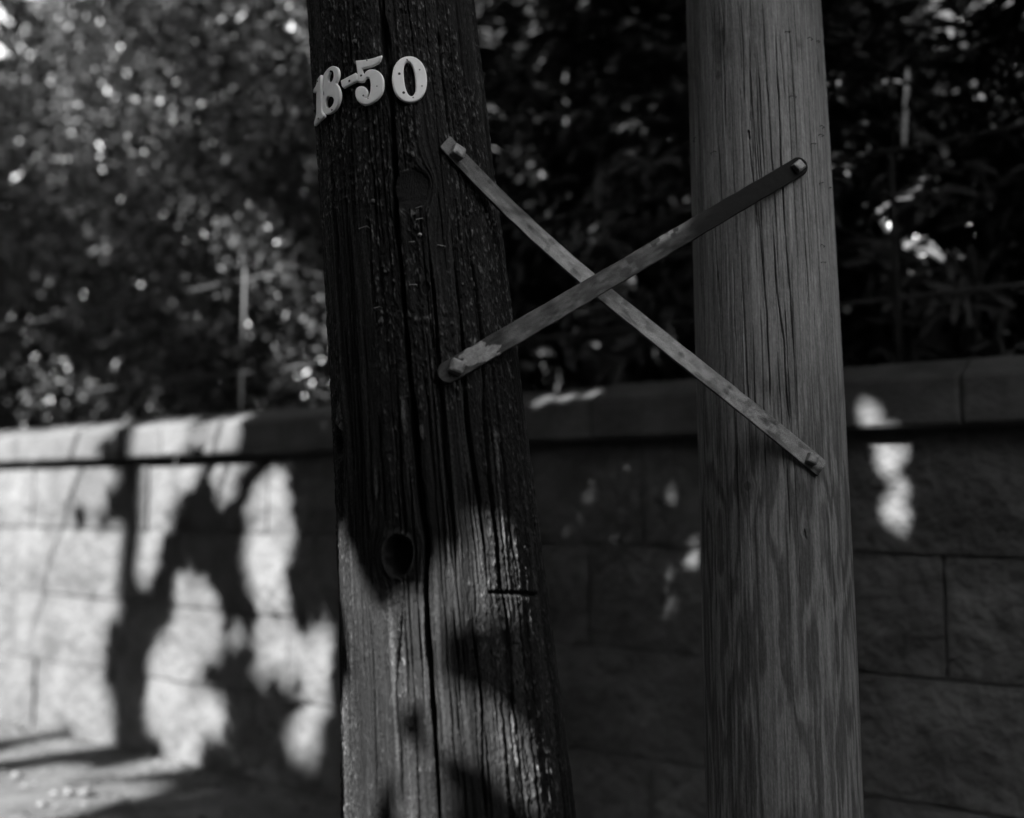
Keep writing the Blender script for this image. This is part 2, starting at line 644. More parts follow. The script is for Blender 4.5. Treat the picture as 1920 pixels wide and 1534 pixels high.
build_pole(PL, 'shaft', ls, th, H * np.where(np.abs(THH) > 1.9, 0.4, 1) * fade, tone, M_old, ROOT_L)

# ---- new pale pole
ROOT_R = pole_root(PR, 'newer pale smooth timber utility pole dotted with staples', 'wooden poles in front of the stone wall')
ls, th = pole_grid(PR, 460, 40, 0.003)
nf = 460
LS, THH = np.meshgrid(ls, th, indexing='ij')
U = THH * PR.r0
TH_F = th[:nf]
kn = []
for (kx, ky), R, k in [((1402, 912), 0.010, 1.2), ((1348, 140), 0.008, 1.6), ((1510, 1000), 0.005, 1.5)]:
    l_, t_ = PR.solve(kx, ky)
    kn.append((l_, t_ * PR.r0, R, k))
U2 = U + 0.008 * (vn(LS * 1.3, U * 8, 43) - 0.5)
psi, rhos = knots_psi(PR, LS, U2, kn)
g1 = vn(psi / 0.012, LS / 1.1, 41)
g2 = vn(psi / 0.0042, LS / 0.5, 42)
g3 = vn(psi / 0.0019, LS / 0.14, 44)
g4 = vn(psi / 0.0024, LS / 0.004, 45)
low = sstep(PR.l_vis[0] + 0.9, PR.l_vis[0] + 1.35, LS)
# flat-sawn figure: contours of a surface that slopes along the pole
pw = psi + 0.006 * (vn(LS / 0.05, psi / 0.02, 51) - 0.5)
q = 1.3 * vn(pw / 0.034, LS / 0.24, 46) + 0.6 * vn(pw / 0.014, LS / 0.13, 47) + 0.25 * vn(pw / 0.006, LS / 0.07, 48) + (LS - PR.l_vis[0]) * 0.5
band = 0.5 + 0.5 * np.sin(q * 2 * math.pi * 1.7)
band = sstep(0.05, 0.95, band)
tone = 0.205 * (1 + 0.30 * (g1 - 0.5) + 0.42 * (g2 - 0.5) + 0.55 * (g3 - 0.5) + 0.3 * (g4 - 0.5))
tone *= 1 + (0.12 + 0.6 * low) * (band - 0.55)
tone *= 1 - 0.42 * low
blot = np.zeros_like(tone)
for (bx, by, hl, hw, s_) in [(1352, 70, .06, .03, .5), (1365, 95, .03, .012, .5), (1411, 60, .09, .02, .35), (1412, 120, .07, .018, .3), (1500, 85, .02, .01, .3), (1330, 170, .1, .012, .15), (1534, 130, 0.06, 0.012, .3)]:
    l0, t0 = PR.solve(bx, by)
    g = np.exp(-((LS - l0) / hl) ** 2 - ((U - t0 * PR.r0) / hw) ** 2) * (0.35 + 1.1 * vn(U / 0.008, LS / 0.02, 50))
    blot = np.maximum(blot, s_ * g)
tone *= 1 - np.clip(blot, 0, 0.7)
crk_px = [
    ([(1388, 0), (1393, 100), (1396, 200)], .0012, .003),
    ([(1404, 115), (1407, 180), (1406, 240)], .0010, .003),
    ([(1419, 100), (1425, 200), (1429, 265), (1433, 335)], .0013, .004),
    ([(1452, 30), (1456, 100), (1462, 235), (1465, 310), (1467, 358), (1475, 470), (1484, 580), (1490, 680), (1494, 760)], .0017, .006),
    ([(1478, 30), (1481, 80), (1487, 150), (1492, 230), (1495, 300)], .0012, .004),
    ([(1404, 258), (1408, 300), (1413, 345), (1420, 430)], .0014, .004),
    ([(1434, 130), (1441, 182), (1447, 300), (1452, 345)], .0012, .004),
    ([(1421, 395), (1427, 448), (1436, 580), (1441, 660), (1444, 772)], .0016, .006),
    ([(1336, 340), (1340, 437), (1349, 580), (1352, 640)], .0013, .004),
    ([(1448, 400), (1458, 560), (1463, 600), (1469, 640), (1476, 743), (1483, 812)], .0018, .006),
    ([(1316, 300), (1320, 420), (1324, 520)], .001, .003),
    ([(1470, 560), (1478, 680), (1484, 790)], .0014, .004),
    ([(1402, 244), (1404, 250), (1405, 262)], .0022, .008),
    ([(1380, 760), (1382, 850), (1384, 960), (1386, 1010)], .0011, .003),
    ([(1476, 860), (1479, 960), (1481, 1020)], .0011, .003),
    ([(1294, 110), (1295, 125), (1296, 137)], .0016, .004),
    ([(1582, 1090), (1585, 1130), (1587, 1155)], .0016, .005),
    ([(1508, 990), (1510, 1000), (1512, 1012)], .002, .005),
]
cracks = [([PR.solve(x, y) for x, y in nodes], w, dep) for nodes, w, dep in crk_px]
for i in range(120):
    l0 = random.uniform(PR.l_vis[0] - 0.1, PR.l_vis[0] + 1.15)
    t0 = random.uniform(-1.4, 1.4)
    ln = random.uniform(0.10, 0.55)
    dr = random.uniform(-0.012, 0.02)
    cracks.append(([(l0, t0), (l0 + ln / 2, t0 + dr), (l0 + ln, t0 + dr * 1.7)], random.uniform(0.0007, 0.0012), random.uniform(0.0015, 0.003)))
D, K = crack_field(PR, ls, TH_F, cracks)
H = 0.0012 * (g1 - 0.5) + 0.0010 * (g2 - 0.5) + 0.0006 * (g3 - 0.5) + 0.0004 * (g4 - 0.5) + 0.004 * (vn(U / 0.15, LS / 0.9, 49) - 0.5)
H[:, :nf] -= D
Kf = np.zeros_like(H)
Kf[:, :nf] = K
# two points on the left edge, nothing drawn between them
l0, t0 = PR.solve(1322, 800)
l1, t1 = PR.solve(1313, 950)
tone *= 1 - 0.8 * np.clip(Kf, 0, 1)
for (l0, u0, R, k), rho in zip(kn, rhos):
    tone *= 1 - 0.45 * sstep(1.0, 0.7, rho)
fade = np.interp(ls, [PR.l_vis[0] - 0.1, PR.l_vis[0] - 0.03], [0.3, 1])[:, None]
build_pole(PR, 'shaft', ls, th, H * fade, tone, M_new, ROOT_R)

# the poles' sawn tops carry their own tone
for o in list(COL.objects):
    if o.name.startswith('cut_end'):
        fattr(o.data, 'tone', np.full(len(o.data.vertices), 0.05))


# ---- staples and nails in the poles
def staple(P, root, x, y, w, ang, mat, proud=0.004):
    l_, t_ = P.solve(x, y)
    n = P.normal(np.array(t_))
    a = np.cross(P.T, n)
    a /= np.linalg.norm(a)
    if a @ P.S < 0:
        a = -a
    c = P.surf(np.array(l_), np.array(t_))
    d = math.cos(ang) * a + math.sin(ang) * P.T
    dn = -math.sin(ang) * a + math.cos(ang) * P.T
    m = MB()
    pr = proud * random.uniform(0.6, 1.5)
    p = [c - d * w / 2 - n * 0.004 - dn * 0.002, c - d * w / 2 + n * pr, c + d * w / 2 + n * pr * random.uniform(.6, 1.2), c + d * w / 2 - n * 0.004 - dn * 0.002]
    m.tube(p[:2], 0.0008, 6)
    m.tube(p[1:3], 0.0008, 6)
    m.tube(p[2:], 0.0008, 6)
    m.build('staple', mat, root)


for (x, y, w, a) in [(1476, 60, .013, .15), (1518, 73, .012, -.1), (1533, 78, .010, .1), (1486, 182, .016, .02), (1540, 238, .012, -.1), (1538, 254, .014, .05),
                     (1524, 270, .014, .25), (1539, 343, .016, .4), (1555, 352, .010, .3), (1541, 461, .012, -.15), (1543, 492, .017, .2), (1338, 286, .013, .15), (1304, 262, .01, 1.2)]:
    staple(PR, ROOT_R, x, y, w, a, M_staple)
for (x, y, w, a) in [(786, 413, .014, .2), (772, 456, .012, .0), (775, 536, .015, -.05), (826, 463, .016, -.2), (710, 578, .013, 0.1), (784, 392, .012, .3), (684, 428, .02, 0.0)]:
    staple(PL, ROOT_L, x, y, w, a, M_barenail, proud=0.007)


def nail(P, root, x, y, r, mat):
    l_, t_ = P.solve(x, y)
    n = P.normal(np.array(t_))
    c = P.surf(np.array(l_), np.array(t_))
    m = MB()
    m.tube([c - n * 0.01, c + n * 0.004, c + n * 0.005, c + n * 0.0065], [r * .4, r * .4, r, r * .9], 10)
    m.build('nail', mat, root, True)


for (x, y, r) in [(716, 604, .006), (667, 80, .006), (701, 379, .0055), (588, 204, .005)]:
    nail(PL, ROOT_L, x, y, r, M_galvnail)
nail(PL, ROOT_L, 787, 442, .0045, M_barenail)


# ------------------------------------------------------------------ crossed steel straps
def strap(name, label, pxL, pxR, extL, extR, width, round_end, lift, tonef, boltpx, bolt_rot):
    lL, tL = PL.solve(*pxL)
    lR, tR = PR.solve(*pxR)
    nL = PL.normal(np.array(tL))
    nR = PR.normal(np.array(tR))
    st = 0.0065
    A = PL.surf(np.array(lL), np.array(tL)) + nL * st
    B = PR.surf(np.array(lR), np.array(tR)) + nR * (st - 0.002)
    ch = B - A
    Lc = np.linalg.norm(ch)
    tA = ch - (ch @ nL) * nL
    tA *= Lc / np.linalg.norm(tA)
    tB = ch - (ch @ nR) * nR
    tB *= Lc / np.linalg.norm(tB)
    # keep the ends flat against the wood, the middle in a shallow bow
    ns = 420
    total = extL + Lc + extR
    svals = np.linspace(-extL, Lc + extR, ns)
    C = []
    N = []
    for s in svals:
        u = min(max(s / Lc, 0), 1)
        h00 = 2 * u ** 3 - 3 * u ** 2 + 1
        h10 = u ** 3 - 2 * u ** 2 + u
        h01 = -2 * u ** 3 + 3 * u ** 2
        h11 = u ** 3 - u ** 2
        p = h00 * A + h10 * tA + h01 * B + h11 * tB
        if s < 0:
            p = p + tA / Lc * s
        if s > Lc:
            p = p + tB / Lc * (s - Lc)
        n = nL * (1 - u) + nR * u
        n /= np.linalg.norm(n)
        p = p + n * lift * math.sin(math.pi * u)
        C.append(p)
        N.append(n)
    C = np.array(C)
    N = np.array(N)
    T = np.gradient(C, axis=0)
    T /= np.linalg.norm(T, axis=1)[:, None]
    N -= (N * T).sum(1)[:, None] * T
    N /= np.linalg.norm(N, axis=1)[:, None]
    Wd = np.cross(T, N)
    th_ = 0.006
    # section: flat bar with rounded arrises
    fr = np.linspace(-1, 1, 19)
    sec = [(x * 0.5, 0.5) for x in fr * 0.96] + [(0.495, 0.36), (0.5, 0.0), (0.495, -0.36)] + [(x * 0.5, -0.5) for x in fr[::-3] * 0.96] + [(-0.495, -0.36), (-0.5, 0.0), (-0.495, 0.36)]
    sec = np.array(sec)
    e0 = svals - svals[0]
    e1 = svals[-1] - svals
    hw = width / 2
    ws = np.ones(ns)
    rr = hw if round_end else 0.0025
    for ee in (e0, e1):
        q_ = np.clip(ee / rr, 0, 1)
        if round_end:
            ws *= np.maximum(np.sqrt(np.clip(1 - (1 - q_) ** 2, 0, 1)), 0.04)
        else:
            ws *= 0.93 + 0.07 * q_
    wob = (vn(svals * 30, 0.2, 7) - 0.5) * 0.0012
    V = C[:, None, :] + (sec[None, :, 0] * width * ws[:, None] + wob[:, None])[..., None] * Wd[:, None, :] + (sec[None, :, 1] * th_)[..., None] * N[:, None, :]
    k = len(sec)
    SS = np.repeat(svals[:, None] / Lc, k, 1)
    WW = np.repeat(sec[None, :, 0] * 2, ns, 0)
    V = V + ((vn(SS * 80, WW * 3, 8) - 0.5) * 0.0005)[..., None] * N[:, None, :]
    idx = np.arange(ns * k).reshape(ns, k)
    Fq = np.stack([idx[:-1], np.roll(idx, -1, 1)[:-1], np.roll(idx, -1, 1)[1:], idx[1:]], -1).reshape(-1, 4)
    root = empty(name, A, label, 'steel strap', 'crossed steel straps between the poles')
    me = mesh_np('bar', V.reshape(-1, 3) - A, Fq[:, ::-1], smooth=True)
    fattr(me, 'tone', tonef(SS, WW))
    me.materials.append(M_galv)
    o = bpy.data.objects.new('bar', me)
    COL.objects.link(o)
    o.parent = root
    for Vc, fc in ((V[0], tuple(range(k))), (V[-1], tuple(range(k - 1, -1, -1)))):
        caps = MB()
        caps.add(Vc, [fc])
        co = caps.build('bar_end', M_galv, root)
        fattr(co.data, 'tone', np.full(len(co.data.vertices), 0.06))
    for (P, c, n, sgn, sz, ht, rot) in ((PL, A, nL, 1, *boltpx[0], bolt_rot[0]), (PR, B, nR, 1, *boltpx[1], bolt_rot[1])):
        c = c + n * (th_ / 2)
        a = Wd[0 if P is PL else -1]
        a = a - (a @ n) * n
        a /= np.linalg.norm(a)
        b = np.cross(n, a)
        m = MB()
        tilt = np.array([0.05, -0.04])
        rings = [(1.0, -0.002), (1.0, ht * 0.80), (0.92, ht * 0.95), (0.62, ht * 1.06), (0.0, ht * 1.08)]
        Vv = []
        for (sc_, z) in rings[:-1]:
            for q in range(4):
                for dq in (-0.10, 0.10):
                    w_ = rot + math.pi / 4 + q * math.pi / 2 + dq
                    r_ = sz * 0.5 * math.sqrt(2) * sc_ * 0.97
                    Vv.append(c + r_ * (math.cos(w_) * a + math.sin(w_) * b) + n * (z + (0.0016 * math.cos(w_ - rot) if z > 0 else 0)))
        Vv.append(c + n * ht * 1.08)
        Ff = []
        for r_ in range(len(rings) - 2):
            for q in range(8):
                Ff.append((r_ * 8 + q, r_ * 8 + (q + 1) % 8, (r_ + 1) * 8 + (q + 1) % 8, (r_ + 1) * 8 + q))
        top = (len(rings) - 2) * 8
        for q in range(8):
            Ff.append((top + q, top + (q + 1) % 8, len(Vv) - 1))
        m.add(Vv, Ff)
        m.build('bolt', M_bolt, root)
    # clearance check
    for P, nm in ((PL, 'L'), (PR, 'R')):
        dd = np.min([np.min(np.linalg.norm(P.axis(np.linspace(*P.l_vis, 400)) - c_, axis=1) - P.rad(np.linspace(*P.l_vis, 400))) for c_ in C[::10]])
        print(name, 'clearance', nm, round(float(dd), 4))
    return root


def tone1(s, w):
    t = 0.235 + 0.11 * (vn(s * 24, w * .8, 61) - 0.5) + 0.13 * (vn(s * 60, w * 4, 62) - 0.5) - 0.09 * sstep(.62, .8, vn(s * 55, w * 1.6, 66))
    t *= 1 - 0.62 * sstep(0.30, 0.08, s + 0.05 * w + 0.12 * (vn(s * 20, w * 2, 63) - 0.5))
    t += 0.06 * np.exp(-((s + 0.035) / 0.02) ** 2)
    t *= 1 - 0.5 * np.exp(-((s - 0.17 + 0.03 * w) / 0.015) ** 2)
    # lifted flakes of old paint near the low end
    fl = sstep(0.56, 0.66, vn(s * 170, w * 4.5, 64)) * np.exp(-((s - 0.865) / 0.035) ** 2)
    t *= 1 - 0.45 * fl
    t *= 1 - 0.55 * sstep(0.985, 1.0, s) * sstep(-0.3, 0.5, w)
    edge = sstep(0.86, 1.0, np.abs(w))
    return np.clip(t * (1 - 0.45 * edge), 0.01, 1)


def tone2(s, w):
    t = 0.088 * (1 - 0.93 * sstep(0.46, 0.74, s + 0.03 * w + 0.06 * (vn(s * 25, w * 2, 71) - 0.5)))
    t *= 1 - 0.55 * sstep(0.16, 0.10, s + 0.03 * w)
    t *= 1 + 0.9 * (vn(s * 50, w * 4, 72) - 0.5) + 0.7 * (vn(s * 28, w * 0.9, 73) - 0.5)
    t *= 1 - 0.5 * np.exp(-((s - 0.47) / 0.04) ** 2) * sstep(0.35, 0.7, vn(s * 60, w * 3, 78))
    # bare pale patches
    p1 = np.clip(1.2 - np.sqrt(((s - 0.062 - 0.018 * w) / 0.040) ** 2 + (w / 0.9) ** 2) - 0.7 * (vn(s * 90, w * 3, 74) - 0.5), 0, 1)
    t = t + 0.19 * sstep(0.12, 0.2, p1) * (0.7 + 0.6 * vn(s * 220, w * 7, 76))
    p2 = np.exp(-((s - 0.60) / 0.05) ** 2) * sstep(0.15, 0.8, -w * TOPSIGN) * sstep(0.42, 0.56, vn(s * 70, w * 2.5, 75))
    t = t + 0.20 * p2
    edge = sstep(0.88, 1.0, np.abs(w))
    return np.clip(t * (1 - 0.3 * edge), 0.008, 1)


TOPSIGN = 1.0
strap('steel_strap', 'light grey flat strap sloping down from old pole to pale pole, behind its twin', (851, 291), (1517, 862), 0.033, 0.034, 0.042, False, 0.0, tone1,
      ((0.026, 0.016), (0.022, 0.014)), (0.3, 0.25))
strap('steel_strap', 'darker rusted flat strap rising from old pole to pale pole, crossing in front', (852, 692), (1492, 316), 0.040, 0.028, 0.044, True, 0.004, tone2,
      ((0.026, 0.016), (0.022, 0.014)), (0.65, 0.15))


# ------------------------------------------------------------------ house numbers nailed to the old pole
def chaikin(pts, it=3):
    P = [(np.array(p[:2], float), len(p) > 2) for p in pts]
    for _ in range(it):
        Q = []
        n = len(P)
        for i in range(n):
            p, c = P[i]
            pp = P[i - 1][0]
            pn = P[(i + 1) % n][0]
            if c:
                Q.append((p, True))
            else:
                Q.append((p * .75 + pp * .25, False))
                Q.append((p * .75 + pn * .25, False))
        P = Q
    return [p for p, c in P]


def number(name, label, loops, nails, sc, ox, oy, bev=0.0027, thick=0.003):
    pts = [(ox + p[0] / sc, oy + p[1] / sc) for p in loops[0]]
    cx = (min(p[0] for p in pts) + max(p[0] for p in pts)) / 2
    cy = (min(p[1] for p in pts) + max(p[1] for p in pts)) / 2
    l_, t_ = PL.solve(cx, cy)
    n = PL.normal(np.array(t_))
    c = PL.surf(np.array(l_), np.array(t_)) + n * 0.0045
    ax = np.cross(PL.T, n)
    ax /= np.linalg.norm(ax)
    if ax @ PL.S < 0:
        ax = -ax
    ay = np.cross(n, ax)

    def loc(x, y):
        d = ray(x, y)
        cf = c + n * (thick + bev * .8)
        t = ((cf - EYE) @ n) / (d @ n)
        p = EYE + t * d - cf
        return p @ ax, p @ ay

    cu = bpy.data.curves.new(name, 'CURVE')
    cu.dimensions = '2D'
    cu.fill_mode = 'BOTH'
    cu.extrude = thick / 2
    cu.bevel_depth = bev
    cu.bevel_resolution = 3
    cu.offset = -bev * 0.92
    for lp in loops:
        sm = chaikin([(ox + p[0] / sc, oy + p[1] / sc) + tuple(p[2:]) for p in lp])
        sp = cu.splines.new('POLY')
        sp.points.add(len(sm) - 1)
        for q, p in zip(sp.points, sm):
            a, b = loc(*p)
            q.co = (a, b, 0, 1)
        sp.use_cyclic_u = True
    tmp = bpy.data.objects.new(name + '_outline', cu)
    COL.objects.link(tmp)
    dg = bpy.context.evaluated_depsgraph_get()
    dg.update()
    me = bpy.data.meshes.new_from_object(tmp.evaluated_get(dg))
    bpy.data.objects.remove(tmp)
    bpy.data.curves.remove(cu)
    me.name = name
    me.materials.clear()
    me.materials.append(M_digit)
    o = bpy.data.objects.new(name, me)
    COL.objects.link(o)
    o.matrix_world = Matrix((tuple(ax) + (0,), tuple(ay) + (0,), tuple(n) + (0,), (0, 0, 0, 1))).transposed()
    o.location = c + n * (thick / 2)
    o['label'] = label
    o['category'] = 'house number'
    o['group'] = 'white house numbers on the old pole'
    for (x, y, r) in nails:
        a, b = loc(ox + x / sc, oy + y / sc)
        m = MB()
        z = thick / 2 + bev - thick / 2
        m.tube([(a, b, -thick), (a, b, thick / 2 + bev + 0.0003), (a, b, thick / 2 + bev + 0.0012)], [r, r, r * .7], 8)
        me2 = bpy.data.meshes.new('nail')
        me2.from_pydata(m.v, [], m.f)
        me2.materials.append(M_nail)
        no = bpy.data.objects.new('nail', me2)
        COL.objects.link(no)
        no.parent = o
    return o


def oval(cx, cy, rx, ry, tilt, n=28, p=2.15):
    out = []
    for i in range(n):
        w = 2 * math.pi * i / n
        c, s = math.cos(w), math.sin(w)
        x = rx * math.copysign(abs(c) ** (2 / p), c)
        y = ry * math.copysign(abs(s) ** (2 / p), s)
        out.append((cx + x * math.cos(tilt) - y * math.sin(tilt), cy + x * math.sin(tilt) + y * math.cos(tilt)))
    return out


# traced at eight times the photograph's size, origin (580, 90)
ZS, ZX, ZY = 8.0, 580, 90
number('digit_zero', 'white painted numeral 0, rightmost and roundest of the numbers on the old pole', [oval(1505, 466, 262, 346, -0.07), oval(1505, 462, 84, 262, -0.12, p=2.3)],
       [(1468, 180, .0016), (1350, 388, .0030), (1655, 328, .0014), (1690, 572, .0014), (1415, 672, .0030), (1557, 744, .0016)], ZS, ZX, ZY)
number('digit_five', 'white painted numeral 5 between the hyphen and the 0',
       [[(692, 188, 1), (790, 182), (930, 160), (1082, 108, 1), (1060, 190), (1010, 240), (920, 278), (790, 304, 1), (808, 400, 1), (860, 330), (950, 312), (1045, 345), (1105, 430), (1118, 560),
         (1095, 670), (1030, 760), (950, 815), (850, 862), (760, 830), (705, 770), (682, 680), (695, 610), (745, 572), (815, 572), (865, 615), (878, 680), (850, 735), (815, 748), (880, 752), (915, 640), (918, 520), (895, 440), (850, 440), (812, 505, 1), (715, 505, 1), (725, 400)]],
       [(866, 188, .0016), (778, 415, .0025), (1016, 576, .0014), (882, 760, .0012), (812, 716, .002)], ZS, ZX, ZY)
number('hyphen', 'small white painted hyphen bar nailed to the dark pole', [[(466, 488, 1), (690, 372, 1), (718, 400), (712, 490, 1), (510, 600, 1), (478, 570)]], [(604, 496, .0026)], ZS, ZX, ZY)
number('digit_eight', 'white painted numeral 8 between the narrow 1 and the hyphen',
       [[(372, 268), (425, 300), (440, 400), (415, 490), (388, 532), (430, 570), (462, 680), (450, 800), (400, 910), (330, 975), (250, 1000), (185, 965), (175, 860), (190, 760), (225, 680), (188, 610), (182, 500), (205, 400), (270, 310), (320, 275)],
        [(330, 335), (362, 370), (362, 450), (330, 510), (290, 515), (270, 470), (285, 400), (305, 350)],
        [(275, 715), (350, 735), (372, 790), (345, 860), (300, 905), (258, 895), (245, 840), (250, 760)]],
       [(322, 350, .002), (342, 930, .0022)], ZS, ZX, ZY, bev=0.0022)
number('digit_one', 'narrow white painted numeral 1 on the very edge of the old pole',
       [[(165, 405, 1), (168, 700), (172, 960), (212, 1000, 1), (212, 1040, 1), (140, 1100), (72, 1172, 1), (70, 1110, 1), (102, 1020), (104, 800), (104, 650, 1), (58, 672, 1), (58, 620), (100, 560), (120, 460)]],
       [(128, 500, .002), (140, 1060, .002)], ZS, ZX, ZY, bev=0.002)

# ------------------------------------------------------------------ where the sun gets through the roadside trees (photograph's patches, on the real surfaces)
E1 = np.cross(SDIR, [0, 0, 1.0])
E1 /= -np.linalg.norm(E1)
E2 = np.cross(E1, SDIR)
E2 = E2 if E2[2] > 0 else -E2
CELL = 0.02
A0, B0, NA, NB = -16.0, -8.0, 1200, 1200
sun_mask = np.full((NA, NB), -1e9)               # furthest depth (along the light) that must be reached


def open_px(surface, polys, keep=1.0, step=3, seed=90, scale=0.10):
    for poly in polys:
        poly = np.array(poly, float)
        gx, gy = np.meshgrid(np.arange(poly[:, 0].min(), poly[:, 0].max(), step), np.arange(poly[:, 1].min(), poly[:, 1].max(), step))
        gx = gx.ravel()
        gy = gy.ravel()
        ok = inpoly(gx, gy, poly)
        pts = []
        for x, y in zip(gx[ok], gy[ok]):
            p = surface(x, y)
            if p is not None:
                pts.append(p)
        if not pts:
            continue
        open_points(np.array(pts), keep, seed, scale, 0.03 if surface is s_wall else (0.06 if surface is s_cop else 0.18))


def open_points(pts, keep, seed, scale, margin=0.02):
    a = pts @ E1
    b = pts @ E2
    d = -(pts @ SDIR)
    for P in (PL, PR):
        lx = np.linspace(0, P.l[-1], 300)
        Ax = P.axis(lx)
        aa, bb, dd = Ax @ E1, Ax @ E2, -(Ax @ SDIR)
        r2 = (P.rad(lx) + margin) ** 2
        hit = np.zeros(len(pts), bool)
        for q in range(0, 300):
            hit |= ((a - aa[q]) ** 2 + (b - bb[q]) ** 2 < r2[q]) & (dd[q] + .3 < d)
        a, b, d, pts = a[~hit], b[~hit], d[~hit], pts[~hit]
    if len(a) == 0:
        return
    if keep < 1:
        v = 0.6 * vn(a / scale, b / scale, seed) + 0.4 * vn(a / scale * 2.3, b / scale * 2.3, seed + 1)
        q = np.quantile(v, keep)
        m = v < q
        a, b, d = a[m], b[m], d[m]
    i = ((a - A0) / CELL).astype(int)
    j = ((b - B0) / CELL).astype(int)
    for di in (0, 1):
        for dj in (0, 1):
            ii = np.clip(i + di, 0, NA - 1)
            jj = np.clip(j + dj, 0, NB - 1)
            np.maximum.at(sun_mask, (ii, jj), d)


def s_wall(x, y):
    return wall_hit(x, y)[0]


def s_cop(x, y):
    return wall_hit(x, y, 0.075)[0]


def s_ground(x, y):
    d = ray(x, y)
    t = 6.0
    for _ in range(8):
        p = EYE + t * d
        t += (ground_z(p[0], p[1]) - p[2]) / d[2]
    return EYE + t * d


def s_pole(P):
    def f(x, y):
        l_, t_ = P.solve(x, y)
        return P.surf(np.array(l_), np.array(t_))
    return f


def s_hedge(x, y):
    return wall_hit(x, y, -0.9)[0]


def discs(lst):
    out = []
    for x, y, r in lst:
        out.append([(x + r * math.cos(k * math.pi / 5), y + r * math.sin(k * math.pi / 5)) for k in range(10)])
    return out


open_px(s_wall, [
    [(-60, 872), (128, 872), (140, 900), (133, 960), (128, 1005), (150, 1020), (190, 1010), (238, 1000), (240, 1040), (225, 1075), (205, 1110), (192, 1190), (178, 1280), (160, 1350), (-60, 1352)],
    [(160, 872), (182, 872), (196, 925), (185, 960), (170, 925)],
    [(242, 872), (328, 872), (322, 925), (296, 970), (297, 1000), (293, 1050), (280, 1090), (258, 1085), (262, 1000), (252, 930)],
    [(330, 1085), (345, 1100), (380, 1105), (390, 1140), (405, 1180), (400, 1215), (370, 1250), (352, 1290), (345, 1330), (320, 1330), (312, 1375), (282, 1375), (275, 1300), (285, 1235), (325, 1210), (335, 1150)],
    [(478, 925), (500, 893), (522, 895), (530, 940), (540, 985), (534, 1040), (534, 1120), (505, 1140), (482, 1120), (470, 1040), (462, 985)],
])
open_px(s_wall, [
    [(484, 1175), (546, 1180), (552, 1260), (545, 1310), (500, 1300), (484, 1240)],
    [(580, 1190), (612, 1180), (612, 1260), (600, 1330), (575, 1330), (565, 1270)],
    [(380, 1315), (420, 1315), (418, 1375), (385, 1380)],
    [(545, 1335), (588, 1330), (585, 1400), (548, 1400)],
    [(400, 880), (430, 880), (430, 930), (405, 930)],
], keep=0.5)
# small gaps only: the wide blur of a distant gap makes these dim
open_px(s_wall, discs([(1660, 880, 5), (1712, 868, 6), (1688, 925, 5), (1735, 975, 5), (1705, 1005, 5), (1672, 970, 4), (1735, 905, 4), (1700, 1072, 2),
                       (150, 930, 7), (168, 985, 7), (205, 900, 6), (350, 905, 7), (405, 895, 8), (412, 935, 6), (390, 1125, 6), (215, 1150, 6), (600, 1290, 7), (440, 1200, 5), (1652, 856, 4), (1690, 852, 5), (1722, 890, 5), (1680, 950, 4), (1716, 948, 5), (1702, 900, 4), (1722, 1000, 4), (1690, 985, 4), (1750, 995, 3)]))
open_px(s_cop, discs([(1625, 786, 5), (1664, 782, 5), (1005, 741, 4), (1040, 732, 4), (1085, 722, 4), (1118, 715, 3), (150, 830, 6), (370, 820, 6)]), step=2)
open_px(s_cop, [
    [(-60, 800), (45, 800), (48, 868), (-60, 868)],
    [(62, 795), (245, 783), (215, 800), (185, 815), (160, 862), (62, 866)],
    [(265, 790), (345, 782), (345, 858), (238, 862), (255, 820)],
    [(392, 790), (445, 770), (430, 850), (395, 855)],
])
open_px(s_ground, [
    [(-60, 1352), (150, 1350), (60, 1380), (-60, 1395)],
    [(-60, 1430), (110, 1385), (220, 1378), (290, 1366), (300, 1382), (190, 1402), (60, 1440), (-60, 1465)],
    [(-60, 1475), (60, 1450), (130, 1435), (150, 1450), (20, 1490), (-60, 1500)],
    [(190, 1445), (330, 1415), (450, 1408), (440, 1424), (330, 1440), (200, 1455)],
    [(-60, 1500), (130, 1470), (250, 1468), (240, 1490), (110, 1522), (-60, 1570)],
])
open_px(s_pole(PL), [
    [(630, 975), (638, 1050), (655, 1110), (675, 1155), (700, 1182), (738, 1182), (762, 1155), (786, 1142), (788, 1305), (772, 1300), (757, 1290), (728, 1300), (712, 1370), (700, 1430), (684, 1490), (672, 1560), (642, 1560), (640, 1350), (668, 1290), (662, 1235), (655, 1190), (640, 1100)],
    [(818, 1145), (832, 1118), (855, 1092), (885, 1075), (908, 1040), (928, 1018), (954, 1018), (968, 1060), (974, 1088), (930, 1094), (890, 1096), (850, 1116), (824, 1146)],
    [(824, 1335), (850, 1325), (895, 1332), (922, 1348), (942, 1378), (970, 1400), (1000, 1450), (990, 1505), (965, 1475), (935, 1440), (900, 1425), (868, 1385), (840, 1395), (818, 1390)],
    [(752, 1450), (790, 1430), (796, 1560), (770, 1560)],
], step=5)
open_px(s_hedge, discs([(60, 195, 28), (120, 190, 34), (210, 215, 40), (300, 225, 28), (365, 245, 24), (160, 270, 36), (25, 225, 30), (100, 365, 18), (320, 370, 24),
                        (440, 440, 34), (505, 450, 22), (530, 470, 22), (460, 80, 34), (480, 55, 40), (150, 55, 50), (100, 60, 34), (330, 10, 40), (560, 25, 60),
                        (230, 40, 30), (210, 480, 18), (560, 520, 26), (75, 740, 30), (160, 735, 20), (240, 725, 24), (65, 790, 24), (460, 510, 26), (490, 520, 40), (560, 690, 24), (455, 600, 16),
                        (110, 570, 14), (390, 605, 18), (60, 615, 14), (108, 690, 16)]), step=4)
